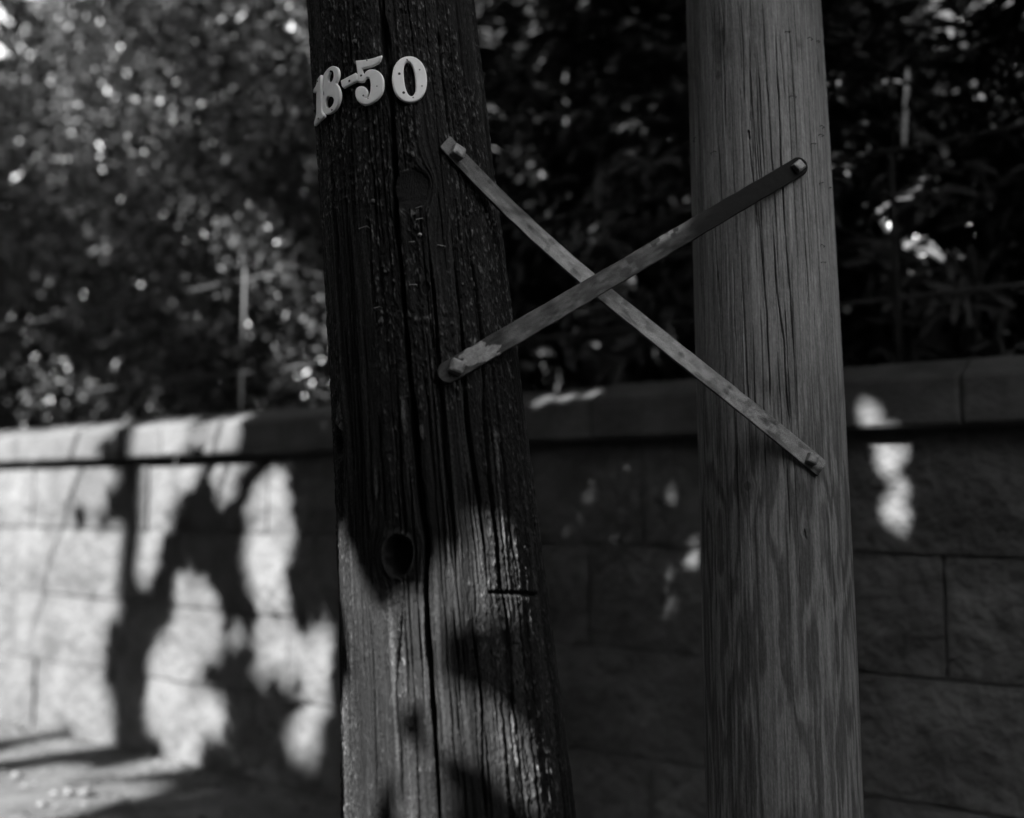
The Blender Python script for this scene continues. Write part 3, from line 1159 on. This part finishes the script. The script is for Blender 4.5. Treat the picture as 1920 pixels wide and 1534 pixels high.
open_px(lambda x, y: wall_hit(x, y, -.2)[0], [
    [(453, 484), (469, 484), (469, 528), (453, 528)], [(453, 545), (469, 545), (469, 592), (453, 592)], [(453, 600), (469, 600), (469, 625), (453, 625)], [(453, 715), (469, 715), (469, 765), (453, 765)],
    [(470, 508), (515, 500), (515, 535), (470, 540)], [(360, 530), (400, 525), (400, 555), (360, 558)], [(535, 680), (578, 674), (578, 702), (535, 704)], [(150, 722), (182, 720), (182, 745), (150, 748)], [(195, 718), (210, 718), (210, 745), (195, 745)]], step=2)
open_px(s_hedge, discs([(975, 78, 55), (1000, 100, 40), (1005, 350, 22), (1170, 540, 14), (1700, 480, 24), (1712, 525, 30), (1720, 580, 24), (1715, 620, 18), (1187, 685, 42), (992, 668, 26), (1240, 655, 20),
                        (1665, 175, 22), (1780, 660, 22), (1590, 672, 30), (1610, 630, 24), (1120, 55, 14), (1640, 215, 18), (1600, 275, 18), (1835, 62, 16), (1210, 300, 12), (1280, 250, 12), (1030, 235, 14), (1815, 600, 20)]), step=4)


thin_mask = np.ones((NA, NB))


def thin_px(surface, poly, keep, step=6):
    """regions where the foliage towards the sun is only sparse"""
    poly = np.array(poly, float)
    gx, gy = np.meshgrid(np.arange(poly[:, 0].min(), poly[:, 0].max(), step), np.arange(poly[:, 1].min(), poly[:, 1].max(), step))
    ok = inpoly(gx.ravel(), gy.ravel(), poly)
    P = np.array([surface(x, y) for x, y in zip(gx.ravel()[ok], gy.ravel()[ok])])
    i = ((P @ E1 - A0) / CELL).astype(int)
    j = ((P @ E2 - B0) / CELL).astype(int)
    for di in range(-2, 3):
        for dj in range(-2, 3):
            thin_mask[np.clip(i + di, 0, NA - 1), np.clip(j + dj, 0, NB - 1)] = keep


def thin(C):
    i = np.clip(((C @ E1 - A0) / CELL).astype(int), 0, NA - 1)
    j = np.clip(((C @ E2 - B0) / CELL).astype(int), 0, NB - 1)
    return rng.random(len(C)) < thin_mask[i, j]


thin_px(s_hedge, [(-60, -60), (580, -60), (580, 130), (400, 330), (-60, 300)], .30)
thin_px(s_hedge, [(-60, 300), (400, 330), (600, 130), (605, 480), (-60, 480)], .8)
thin_px(s_hedge, [(-60, 480), (605, 480), (610, 700), (-60, 740)], .95)
thin_px(s_hedge, [(920, -60), (1280, -60), (1280, 690), (980, 690)], .85)
thin_px(s_hedge, [(1580, -60), (1930, -60), (1930, 640), (1600, 660)], .85)
thin_px(s_wall, [(1050, 870), (1300, 870), (1310, 1130), (1060, 1140)], .45)
thin_px(s_wall, [(1645, 1040), (1760, 1040), (1750, 1110), (1660, 1110)], .4)
gi, gj = np.meshgrid(A0 + (np.arange(NA) + .5) * CELL, B0 + (np.arange(NB) + .5) * CELL, indexing='ij')
for P in (PL, PR):                              # the poles themselves stand in full shade
    for l_ in np.linspace(P.l_vis[0] - .2, P.l_vis[1], 60):
        c_ = P.axis(np.array(l_))
        thin_mask[(gi - c_ @ E1) ** 2 + (gj - c_ @ E2) ** 2 < (float(P.rad(l_)) + .1) ** 2] = 1.0


def carve(V, k):
    """leaves that would shade a sunlit patch are not there. V holds k corners per leaf"""
    Q = V.reshape(-1, k, 3)
    c = Q.mean(1, keepdims=True)
    mids = (Q + np.roll(Q, 1, 1)) / 2
    T = np.concatenate([Q, mids, c, (Q + c) / 2], 1)
    d = -(T @ SDIR)
    i = np.clip(((T @ E1 - A0) / CELL).astype(int), 0, NA - 1)
    j = np.clip(((T @ E2 - B0) / CELL).astype(int), 0, NB - 1)
    return ~(sun_mask[i, j] > d + 0.3).any(1)


for (x0, y0, x1, y1) in [(960, 424, 1300, 352), (960, 640, 1300, 603), (1590, 285, 1920, 246), (1590, 570, 1920, 535), (1676, 270, 1684, 660)]:
    for f in np.linspace(0, 1, 160):            # the railing stays in the shade of the boughs here
        p = wall_hit(x0 + (x1 - x0) * f, y0 + (y1 - y0) * f, -.2)[0]
        i_, j_ = int((p @ E1 - A0) / CELL), int((p @ E2 - B0) / CELL)
        sun_mask[i_ - 2:i_ + 3, j_ - 2:j_ + 3] = -1e9
fringe = sun_mask > -1e8
near = None
for _ in range(9):
    if _ == 4:
        near = fringe.copy()
    g = fringe.copy()
    g[1:] |= fringe[:-1]
    g[:-1] |= fringe[1:]
    g[:, 1:] |= fringe[:, :-1]
    g[:, :-1] |= fringe[:, 1:]
    fringe = g


# ------------------------------------------------------------------ foliage
def unit(v):
    return v / np.maximum(np.linalg.norm(v, axis=-1, keepdims=True), 1e-9)


def leaves(C, Dv, Nv, length, width, hexa=False):
    S = unit(np.cross(Dv, Nv))
    Nv = np.cross(S, Dv)
    L = length[:, None]
    W = width[:, None]
    n = len(C)
    if not hexa:
        V = np.stack([C - Dv * L / 2, C + S * W / 2 + Nv * W * .18 + Dv * L * -.05, C + Dv * L / 2 - Nv * L * .12, C - S * W / 2 + Nv * W * .18 + Dv * L * -.05], 1)
        b = np.arange(n)[:, None] * 4
        F = np.concatenate([b + np.array([[0, 1, 2]]), b + np.array([[0, 2, 3]])], 0)
    else:
        V = np.stack([C - Dv * L / 2, C + S * W * .45 + Nv * W * .15 - Dv * L * .18, C + S * W * .45 + Nv * (W * .15 - L * .05) + Dv * L * .2, C + Dv * L / 2 - Nv * L * .16,
                      C - S * W * .45 + Nv * (W * .15 - L * .05) + Dv * L * .2, C - S * W * .45 + Nv * W * .15 - Dv * L * .18], 1)
        b = np.arange(n)[:, None] * 6
        F = np.concatenate([b + np.array([[0, 1, 2]]), b + np.array([[0, 2, 3]]), b + np.array([[0, 3, 4]]), b + np.array([[0, 4, 5]])], 0)
    return V.reshape(-1, 3), F


def crown_points(center, radii, n_tips, per_tip, spread, shell=0.5):
    u = unit(rng.normal(size=(n_tips, 3)))
    r = rng.random(n_tips) ** (1 / 3)
    r = r * (1 - shell) + shell * (0.6 + 0.4 * rng.random(n_tips)) * np.where(rng.random(n_tips) < .75, 1, r)
    lump = 0.82 + 0.36 * vn(u[:, 0] * 2.2 + u[:, 2], u[:, 1] * 2.2 + center[0], 17)
    tips = center + u * r[:, None] * np.array(radii) * lump[:, None]
    C = np.repeat(tips, per_tip, 0) + rng.normal(size=(n_tips * per_tip, 3)) * spread
    out = unit(np.repeat(u, per_tip, 0) + np.array([0, 0, .3]) + rng.normal(size=C.shape) * .6)
    return tips, C, out


def tree(name, label, cat, base, center, radii, n_tips, per_tip, spread, lsize, mat, trunk_r, group=None, whorl=False, shell=0.5, limbs=9, face_sun=False, carveit=True, ratio=0.5):
    root = empty(name, base, label, cat, group)
    center = np.array(center, float)
    tips, C, out = crown_points(center, radii, n_tips, per_tip, spread, shell)
    m = MB()
    base = np.array(base, float)
    top = center + np.array([0, 0, radii[2] * .3])
    mid = base * .5 + top * .5 + rng.normal(size=3) * .12
    m.tube([base - np.array([0, 0, .2]), base * .8 + mid * .2, mid, top], [trunk_r * 1.35, trunk_r, trunk_r * .75, trunk_r * .3], 10)
    m.build('trunk', M_bark, root, True)
    bmb = MB()
    sel = rng.choice(len(tips), min(limbs, len(tips)), replace=False)
    for k in sel:
        f = rng.uniform(.35, .9)
        p0 = base * (1 - f) + top * f if f > .5 else base * (1 - 2 * f * .5) + mid * (2 * f * .5)
        p0 = base + (mid - base) * min(1, f * 2) if f < .5 else mid + (top - mid) * (f - .5) * 2
        p2 = tips[k]
        p1 = (p0 + p2) / 2 + np.array([0, 0, .12 * np.linalg.norm(p2 - p0)])
        bmb.tube([p0, p1, p2], [trunk_r * .42, trunk_r * .25, trunk_r * .08], 6)
    bmb.build('limbs', M_bark, root, True)
    if whorl:
        # long leaves radiating from each shoot tip, drooping a little
        ang = rng.random(len(C)) * 2 * math.pi
        ax = unit(np.repeat(unit(tips - center), per_tip, 0) + np.array([0, 0, .5]))
        s1 = unit(np.cross(ax, np.array([0.3, 1, 0.1])))
        s2 = np.cross(ax, s1)
        D = unit(np.cos(ang)[:, None] * s1 + np.sin(ang)[:, None] * s2 + ax * rng.uniform(-.3, .5, (len(C), 1)) - np.array([0, 0, .25]))
        L = lsize * rng.uniform(.7, 1.25, len(C))
        C = np.repeat(tips, per_tip, 0) + D * (L * .5)[:, None] + rng.normal(size=C.shape) * .03
        N = unit(ax + rng.normal(size=C.shape) * .25)
        Wd = L * rng.uniform(.22, .32, len(C))
    else:
        D = unit(rng.normal(size=C.shape) + out * .5 - np.array([0, 0, .35]))
        N = unit(out + rng.normal(size=C.shape) * .5) if not face_sun else unit(SDIR + rng.normal(size=C.shape) * .45)
        D = unit(D - (D * N).sum(1)[:, None] * N)
        L = lsize * rng.uniform(.65, 1.3, len(C))
        Wd = L * rng.uniform(ratio * .85, ratio * 1.2, len(C))
    k = 6 if whorl else 4
    V, F = leaves(C, D, N, L, Wd, whorl)
    ok = carve(V, k) if carveit else np.ones(len(C), bool)
    V, F = leaves(C[ok], D[ok], N[ok], L[ok], Wd[ok], whorl)
    me = mesh_np('crown', V - base, F)
    me.materials.append(mat)
    o = bpy.data.objects.new('crown', me)
    COL.objects.link(o)
    o.parent = root
    o['kind'] = 'stuff'
    return root


def behind(s, off):
    p = W0 + s * WD - off * WN
    return np.array([p[0], p[1], ground_z(p[0], p[1]) + 0.5])


# shrubs over the wall: small leaves on the left, long leaves on the right
i = 0
LEFT = [(-2.6, 1.5, 5.4, 'broad small-leaved shrub at the far end of the wall, beside the dark pier'), (-0.9, 1.7, 6.0, 'tall small-leaved shrub above the sunlit coping'),
        (0.8, 1.5, 5.6, 'small-leaved shrub behind the railing post left of the old pole'), (2.4, 1.6, 5.2, 'small-leaved shrub half hidden behind the old dark pole')]
for s, off, h, lab in LEFT:
    b = behind(s, off)
    tree('leafy_shrub', lab, 'shrub', b, b + np.array([0, 0, h * .5]), (1.25, 1.15, h * .56), 1050, 26, .105, .058, M_leaf, .07, 'shrubs behind the stone wall', shell=.35, ratio=.6)
RIGHT = [(3.5, 1.35, 4.2, 'long-leaved evergreen shrub showing between the two poles'), (4.6, 1.2, 4.2, 'long-leaved evergreen shrub behind the pale pole'),
         (5.7, 1.2, 4.0, 'long-leaved evergreen shrub just beyond the pale pole, above the wall'), (7.0, 1.3, 4.2, 'long-leaved evergreen shrub at the picture edge, farthest from the old pole')]
for s, off, h, lab in RIGHT:
    b = behind(s, off)
    tree('evergreen_shrub', lab, 'shrub', b, b + np.array([0, 0, h * .5]), (1.05, .95, h * .56), 620, 11, .05, .15, M_rhodo, .06, 'shrubs behind the stone wall', whorl=True, shell=.35)
# darker trees further back
for k, (s, off, h, lab) in enumerate([(-6.5, 5.5, 9, 'dark tree far back beyond the end of the wall'), (-2.5, 6.5, 10, 'dark tree behind the tallest small-leaved shrub'), (1.2, 6.0, 9.5, 'dark tree behind the shrub beside the old pole'),
                                      (4.6, 5.2, 9, 'dark tree whose stem shows beside the old pole top'), (8.2, 4.6, 9, 'dark tree behind the evergreen shrubs'), (12.0, 5.0, 9, 'dark tree beyond the picture edge behind the wall')]):
    b = behind(s, off)
    tree('broadleaf_tree', lab, 'tree', b, b + np.array([0, 0, h * .5]), (2.7, 2.2, h * .56), 1150, 9, .26, .31, M_dark, .2, 'trees beyond the stone wall', shell=.2, carveit=False, ratio=.65)
# unseen canopy added above the picture to keep sky light off the wall
b = behind(4.7, 3.2)
root = empty('added_canopy_tree', b, 'added tree canopy over the stone wall, unseen above the picture, blocking sky light', 'tree')
n = 52000
cx = rng.uniform(-9.0, 4.5, n)
cy = rng.uniform(2.35, 9.5, n)
lowz = EYE[2] + 0.30 + 0.50 * np.hypot(cx * .35, cy) + .12 * vn(cx * 1.3, cy * 1.3, 93)
C = np.stack([cx, cy, lowz + rng.random(n) ** 1.6 * 1.1], 1)
off = (C - W0) @ WN
okp = (off > -1.5)
C = C[okp]
N = unit(np.array([0, -.35, 1.0]) + rng.normal(size=C.shape) * .5)
D = unit(np.cross(N, rng.normal(size=C.shape)))
L = rng.uniform(.11, .2, len(C))
V, F = leaves(C, D, N, L, L * .6)
ok = carve(V, 4) & thin(C)
V, F = leaves(C[ok], D[ok], N[ok], L[ok], L[ok] * .6)
me = mesh_np('crown', V - b, F)
me.materials.append(M_dark)
o = bpy.data.objects.new('crown', me)
COL.objects.link(o)
o.parent = root
o['kind'] = 'stuff'
m = MB()
tt = b + np.array([.2, -.2, 5.2])
m.tube([b - np.array([0, 0, .2]), b + np.array([.1, 0, 1.8]), b + np.array([.1, -.1, 3.6]), tt], [.17, .14, .12, .08], 10)
m.build('trunk', M_bark, root, True)
m = MB()
for k in range(12):
    e = C[rng.integers(len(C))] + np.array([0, 0, .5])
    m.tube([tt, (tt + e) / 2 + np.array([0, 0, .9]), e], [.07, .04, .012], 6)
m.build('limbs', M_bark, root, True)

# roadside trees behind the camera: their gaps make the sun patches
for (a, b_, sz, dist, lab) in [(-6.6, 4.0, (4.2, 4.9), 14.0, 'roadside tree across from the wall, left of the road'), (0.0, 1.5, (4.2, 3.2), 4.2, 'roadside tree behind the viewer, nearer the poles')]:
    cen = SDIR * dist + E1 * a + E2 * b_
    gz = ground_z(cen[0], cen[1])
    root = empty('shade_tree', (cen[0], cen[1], gz), lab, 'tree', 'roadside trees')
    n = 60000 if a < -4 else 72000
    w = rng.random((n, 2)) * 2 - 1
    w[:, 0] *= sz[0]
    w[:, 1] *= sz[1]
    C = cen + E1 * w[:, :1] + E2 * w[:, 1:] + SDIR * rng.normal(size=(n, 1)) * .8
    N = unit(SDIR + rng.normal(size=C.shape) * .35)
    D = unit(np.cross(N, rng.normal(size=C.shape)))
    L = rng.uniform(.10, .17, n)
    # finer leaves fringe the gaps
    fi, fj = np.nonzero(fringe)
    fa, fb = A0 + (fi + .5) * CELL, B0 + (fj + .5) * CELL
    inb = (np.abs(fa - a) < sz[0]) & (np.abs(fb - b_) < sz[1])
    fa, fb = fa[inb], fb[inb]
    fl = .085 if a < -4 else .042
    nfr = int(len(fa) * CELL ** 2 * (6.5 if a < -4 else 11) / (fl * fl * .375))
    pick = rng.integers(len(fa), size=nfr)
    C2 = E1 * (fa[pick] + rng.uniform(-.01, .01, nfr))[:, None] + E2 * (fb[pick] + rng.uniform(-.01, .01, nfr))[:, None] + SDIR * (dist + rng.normal(size=nfr) * .6)[:, None]
    N2 = unit(SDIR + rng.normal(size=C2.shape) * .35)
    if a < -4:                                  # tips of sprays: half shade along the edges of the gaps
        kk = ~near[np.clip(((C2 @ E1 - A0) / CELL).astype(int), 0, NA - 1), np.clip(((C2 @ E2 - B0) / CELL).astype(int), 0, NB - 1)] | (rng.random(nfr) < .3)
        C2, N2 = C2[kk], N2[kk]
        nfr = len(C2)
    C = np.vstack([C, C2])
    N = np.vstack([N, N2])
    D = np.vstack([D, unit(np.cross(N2, rng.normal(size=C2.shape)))])
    L = np.concatenate([L, rng.uniform(.7, 1.3, nfr) * fl])
    print('fringe leaves', nfr)
    V, F = leaves(C, D, N, L, L * .75)
    ok = carve(V, 4) & thin(C) & (C[:, 2] > 1.7)
    V, F = leaves(C[ok], D[ok], N[ok], L[ok], L[ok] * .75)
    me = mesh_np('crown', V - np.array(root.location), F)
    me.materials.append(M_dark)
    o = bpy.data.objects.new('crown', me)
    COL.objects.link(o)
    o.parent = root
    o['kind'] = 'stuff'
    m = MB()
    tb = np.array([cen[0], cen[1], gz]) + E1 * .25
    m.tube([tb - np.array([0, 0, .2]), tb + np.array([.1, 0, 2]), tb + np.array([.35, -.1, 5.0]), (tb[0] + .5, tb[1], cen[2] + 2)], [.26, .2, .16, .07], 12)
    m.build('trunk', M_bark, root, True)

# unseen trees and bushes added to block low sky light, open overhead
for k, (x, y, h, lab) in enumerate([(-12, -5, 6.5, 'added sky-blocking tree across the road, left of the shade trees'), (1.5, -9.0, 5.6, 'added sky-blocking tree across the road straight behind the viewer'), (7.0, -7.0, 6.3, 'added sky-blocking tree across the road to the right of the viewer'), (-8.5, -3.0, 3.2, 'added sky-blocking low bush across the road, under the shade trees'), (-6.0, -6.5, 3.2, 'added sky-blocking low bush across the road, between two trees'), (-9.5, 0.8, 3.4, 'added sky-blocking low bush beside the road, left of the viewer'),
                                    (8.5, -1.0, 6.5, 'added sky-blocking tree beside the road beyond the wall end'), (-5.0, -10, 6.0, 'added sky-blocking tree across the road behind the shade trees'), (7.5, 3.2, 6.0, 'added sky-blocking low tree at the near end of the wall'),
                                    (-9.5, 5.0, 7.5, 'added sky-blocking tree beside the road beyond the left picture edge'), (-11.0, 9.5, 9.0, 'added sky-blocking tree at the far end of the wall, out of the picture'), (-9.0, 13.5, 9.0, 'added sky-blocking tree behind the far end of the wall')]):
    b = np.array([x, y, ground_z(x, y)])
    tree('sky_block_tree', lab, 'tree', b, b + np.array([0, 0, h * .5]), (3.4, 2.6, h * .54), 330, 9, .35, .55, M_dark, .25, 'roadside trees', shell=.2, ratio=.7)

# ------------------------------------------------------------------ stone wall
root = empty('stone_wall', WP(2.5, lin(L_base, 2.5)), 'long granite block retaining wall with a thick coping, behind both poles', 'wall')
S0, S1 = -5.0, 9.5
core = MB()


def prism(mb, s0, s1, zf0, zf1, o0, o1):
    v = []
    for s in (s0, s1):
        for (zf, o) in ((zf0, o0), (zf0, o1), (zf1, o1), (zf1, o0)):
            v.append(WP(s, zf(s), o))
    mb.add(v, [(0, 1, 2, 3), (7, 6, 5, 4), (0, 4, 5, 1), (1, 5, 6, 2), (2, 6, 7, 3), (3, 7, 4, 0)])


prism(core, S0 + .02, S1 - .02, lambda s: lin(L_base, s) - .3, lambda s: lin(L_cop0, s), -.34, -.028)
core.build('mortar_bed', M_mortar, root)
lines = [L_cop0, L_j1, L_j2, L_j3, L_base]
joint_px = {0: [(60, 930), (1204, 940), (1850, 940)], 1: [(330, 1060), (1767, 1070)], 2: [(20, 1170), (940, 1180)], 3: [(62, 1290), (1217, 1320)]}
for c in range(4):
    hi, lo = lines[c], lines[c + 1]
    js = sorted(wall_hit(x, y)[1] for x, y in joint_px[c])
    n = max(1, round((js[1] - js[0]) / (1.25 if c % 2 == 0 else 1.4)))
    stepj = (js[1] - js[0]) / n
    cuts = []
    s = js[0] - stepj * 8
    while s < S1 + 1:
        near = min(abs(s - js[0]), abs(s - js[1])) < .05
        cuts.append(s + (0 if near else random.uniform(-.14, .14) * stepj))
        s += stepj
    if c == 0:
        lo_, hi_ = wall_hit(1600, 940)[1], wall_hit(1840, 940)[1]
        cuts = [x for x in cuts if not lo_ < x < hi_]
    cuts = [S0] + [x for x in cuts if S0 + .3 < x < S1 - .3] + [S1]
    for s0, s1 in zip(cuts[:-1], cuts[1:]):
        g = .006
        s0 += g
        s1 -= g
        z1f = lambda s: lin(hi, s) - (g if c else .047)
        z0f = lambda s: lin(lo, s) + g - (.12 if c == 3 else 0)
        pr = random.uniform(-.008, .010)
        nx, nz = 6, 3
        V = []
        for iz in range(nz + 1):
            for ix in range(nx + 1):
                fs, fz = ix / nx, iz / nz
                s = s0 + (s1 - s0) * fs
                z = z0f(s) + (z1f(s) - z0f(s)) * fz
                edge = ix in (0, nx) or iz in (0, nz)
                o_ = pr - (.012 if edge else 0) + (random.uniform(-.007, .009) if not edge else random.uniform(-.003, .002))
                if ix in (1, nx - 1) and not edge:
                    s += (-.09 if ix == 1 else .09) * (s1 - s0) * .9
                V.append(WP(s, z, o_))
        k = len(V)
        back = [WP(s0, z0f(s0), -.2), WP(s1, z0f(s1), -.2), WP(s1, z1f(s1), -.2), WP(s0, z1f(s0), -.2)]
        F = [(iz * (nx + 1) + ix, iz * (nx + 1) + ix + 1, (iz + 1) * (nx + 1) + ix + 1, (iz + 1) * (nx + 1) + ix) for iz in range(nz) for ix in range(nx)]
        b0 = [ix for ix in range(nx + 1)]
        t0 = [nz * (nx + 1) + ix for ix in range(nx + 1)]
        l0_ = [iz * (nx + 1) for iz in range(nz + 1)]
        r0_ = [iz * (nx + 1) + nx for iz in range(nz + 1)]
        F += [tuple(b0[::-1]) + (k, k + 1), tuple(t0) + (k + 2, k + 3), tuple(l0_) + (k + 3, k), tuple(r0_[::-1]) + (k + 1, k + 2)]
        mb = MB()
        mb.add(V + back, F)
        mb.build('block', M_block, root, False)
# coping stones: square face, weathered slope on top
js = sorted([wall_hit(52, 835)[1], wall_hit(238, 825)[1], wall_hit(1128, 780)[1]])
cuts = [S0, S0 + 1.6, js[0], js[0] + 1.55, js[0] + 3.0, js[2], js[2] + 1.45, js[2] + 2.9, S1]
cuts = sorted(x for x in cuts if S0 <= x <= S1)
for s0, s1 in zip(cuts[:-1], cuts[1:]):
    mb = MB()
    dz = random.uniform(-.006, .006)
    do = random.uniform(-.006, .006)
    prof = []
    V = []
    secs = [s0 + .004, s0 + .016, (s0 + s1) / 2, s1 - .016, s1 - .004]
    for q, s in enumerate(secs):
        inn = .006 if q in (0, 4) else 0
        zb = lin(L_cop0, s) + .002 + dz * 0
        zt = lin(L_top, s) + dz
        w = random.uniform(-.003, .003)
        hgt = zt - zb
        pr_ = [(-.40, zb), (.065 + do - inn, zb), (.075 + do - inn + w, zb + .012), (.075 + do - inn + w, zt - .085), (.066 + do - inn, zt - .07), (-.06, zt - .008), (-.10, zt), (-.40, zt)]
        for (o_, z) in pr_:
            V.append(WP(s, z, o_))
    k = 8
    F = []
    for q in range(4):
        for j in range(k):
            F.append((q * k + j, q * k + (j + 1) % k, (q + 1) * k + (j + 1) % k, (q + 1) * k + j))
    F += [tuple(range(k))[::-1], tuple(4 * k + j for j in range(k))]
    mb.add(V, F)
    mb.build('coping_stone', M_coping, root)

# bank of earth behind the wall
mb = MB()
prism(mb, S0 - 6, S1 + 8, lambda s: lin(L_base, s) - .3, lambda s: lin(L_base, s) + 1.0, -9.0, -.42)
o = mb.build('earth_bank', M_pier)
o['kind'] = 'structure'

# ------------------------------------------------------------------ railing on the coping
ra = empty('iron_railing', WP(2, lin(L_top, 2), -.2), 'thin iron railing with slender posts standing on the wall coping', 'railing')
OFF = -.2
sA, zA = wall_hit(461, 486, OFF)[1:]
sB = wall_hit(1678, 480, OFF)[1]
L_r1 = fit_line([(360, 541), (575, 508), (1600, 284), (1920, 246)], OFF)
L_r2 = fit_line([(480, 697), (575, 686), (1600, 568), (1900, 536)], OFF)
for s in (sA - 1.75, sA, (sA + sB) / 2, sB, sB + 1.75):
    m = MB()
    zt = lin(L_r1, s) + (.07 if abs(s - sA) < .01 else .01)
    m.tube([WP(s, lin(L_top, s) - .08, OFF), WP(s, zt - .004, OFF), WP(s, zt, OFF)], [.013, .013, .009], 8)
    m.build('post', M_iron, ra, True)
for L_ in (L_r1, L_r2):
    m = MB()
    m.tube([WP(S0 + 1, lin(L_, S0 + 1), OFF), WP(S1 - 1, lin(L_, S1 - 1), OFF)], .0095, 8)
    m.build('rail', M_iron, ra, True)

# dark square pier at the far end, just inside the picture
sp = wall_hit(-8, 700, -.9)[1]
pz = wall_hit(10, 565, -.9)[2]
c = WP(sp, 0, -.9)
pr = empty('timber_pier', (c[0], c[1], lin(L_base, sp) + 1.0), 'dark square timber pier behind the far end of the wall', 'post')
m = MB()
hw = .17


def boxat(m, c, hw, z0, z1):
    v = [c + WD * a * hw + WN * b * hw + np.array([0, 0, z]) for z in (z0, z1) for a, b in ((-1, -1), (1, -1), (1, 1), (-1, 1))]
    m.add(v, [(3, 2, 1, 0), (4, 5, 6, 7), (0, 1, 5, 4), (1, 2, 6, 5), (2, 3, 7, 6), (3, 0, 4, 7)])


boxat(m, c, hw, lin(L_base, sp) + .9, pz - .06)
m.build('shaft', M_pier, pr)
m = MB()
boxat(m, c, hw + .025, pz - .06, pz)
m.build('cap', M_pier, pr)

# ------------------------------------------------------------------ ground
xs = np.concatenate([[-300, -120, -50, -22, -12], np.linspace(-8, 4, 130), [7, 12, 22, 50, 120, 300]])
ys = np.concatenate([[-300, -120, -50, -20, -8, -3], np.linspace(0, 10.5, 120), [14, 22, 50, 120, 300]])
X, Y = np.meshgrid(xs, ys, indexing='ij')
Z = ground_z(X, Y) + 0.018 * (vn(X * 2.1, Y * 2.1, 81) - .5) + .014 * (vn(X * 7, Y * 7, 82) - .5)
idx = np.arange(X.size).reshape(X.shape)
F = np.stack([idx[:-1, :-1], idx[1:, :-1], idx[1:, 1:], idx[:-1, 1:]], -1).reshape(-1, 4)
me = mesh_np('ground', np.stack([X, Y, Z], -1).reshape(-1, 3), F, True)
o = ob('ground', me, M_ground)
o['kind'] = 'structure'

# stones and leaf litter on the roadside
m = MB()
for k in range(1500):
    s = random.uniform(-2, 4)
    off = random.uniform(.05, 3.2)
    p = WP(s, 0, off)
    z = ground_z(p[0], p[1])
    r = random.choice([.004, .005, .006, .008, .008, .012, .016])
    v = []
    for q in range(6):
        w = q * math.pi / 3
        v.append(p + np.array([math.cos(w) * r * random.uniform(.7, 1.2), math.sin(w) * r * random.uniform(.7, 1.2), z]))
    v.append(p + np.array([0, 0, z + r * random.uniform(.6, 1.1)]))
    m.add(v, [(q, (q + 1) % 6, 6) for q in range(6)])
o = m.build('gravel', M_litter, None, True)
o['kind'] = 'stuff'
q = rng.random((900, 2))
P_ = np.array([WP(-2.5 + 6 * a_, 0, .03 + 2.6 * b_ ** 2) for a_, b_ in q])
P_[:, 2] = ground_z(P_[:, 0], P_[:, 1]) + .012
N_ = unit(np.array([0, 0, 1.0]) + rng.normal(size=P_.shape) * .35)
D_ = unit(np.cross(N_, rng.normal(size=P_.shape)))
L_ = rng.uniform(.02, .06, len(P_))
V, F = leaves(P_, D_, N_, L_, L_ * .55)
o = ob('leaf_litter', mesh_np('leaf_litter', V, F), M_litter)
o['kind'] = 'stuff'
for (x, y, r, lab) in [(30, 1458, .030, 'pale pebble lying in the sun near the picture corner, beside a dark hollow'), (160, 1491, .034, 'brightest pale pebble on the sunlit roadside'), (78, 1512, .024, 'small pebble at the front edge of the sunlit roadside'), (128, 1490, .022, 'small pebble just beside the brightest one')]:
    p = s_ground(x, y)
    m = MB()
    bpts = []
    F = []
    for iu in range(6):
        ph = math.pi * iu / 5
        for iv in range(9):
            w = 2 * math.pi * iv / 9
            k = 1 + .25 * (random.random() - .5)
            bpts.append(p + np.array([r * k * math.sin(ph) * math.cos(w), r * .8 * k * math.sin(ph) * math.sin(w), r * .35 + r * .6 * math.cos(ph)]))
    for iu in range(5):
        for iv in range(9):
            F.append((iu * 9 + iv, (iu + 1) * 9 + iv, (iu + 1) * 9 + (iv + 1) % 9, iu * 9 + (iv + 1) % 9))
    m.add(bpts, F)
    o = m.build('pebble', M_litter, None, True)
    o['label'] = lab
    o['category'] = 'stone'
    o['group'] = 'pebbles on the roadside'
print('tris', sum(sum(len(p.vertices) - 2 for p in o.data.polygons) if len(o.data.polygons) < 5000 else len(o.data.polygons) * (len(o.data.polygons[0].vertices) - 2) for o in COL.objects if o.type == 'MESH'))
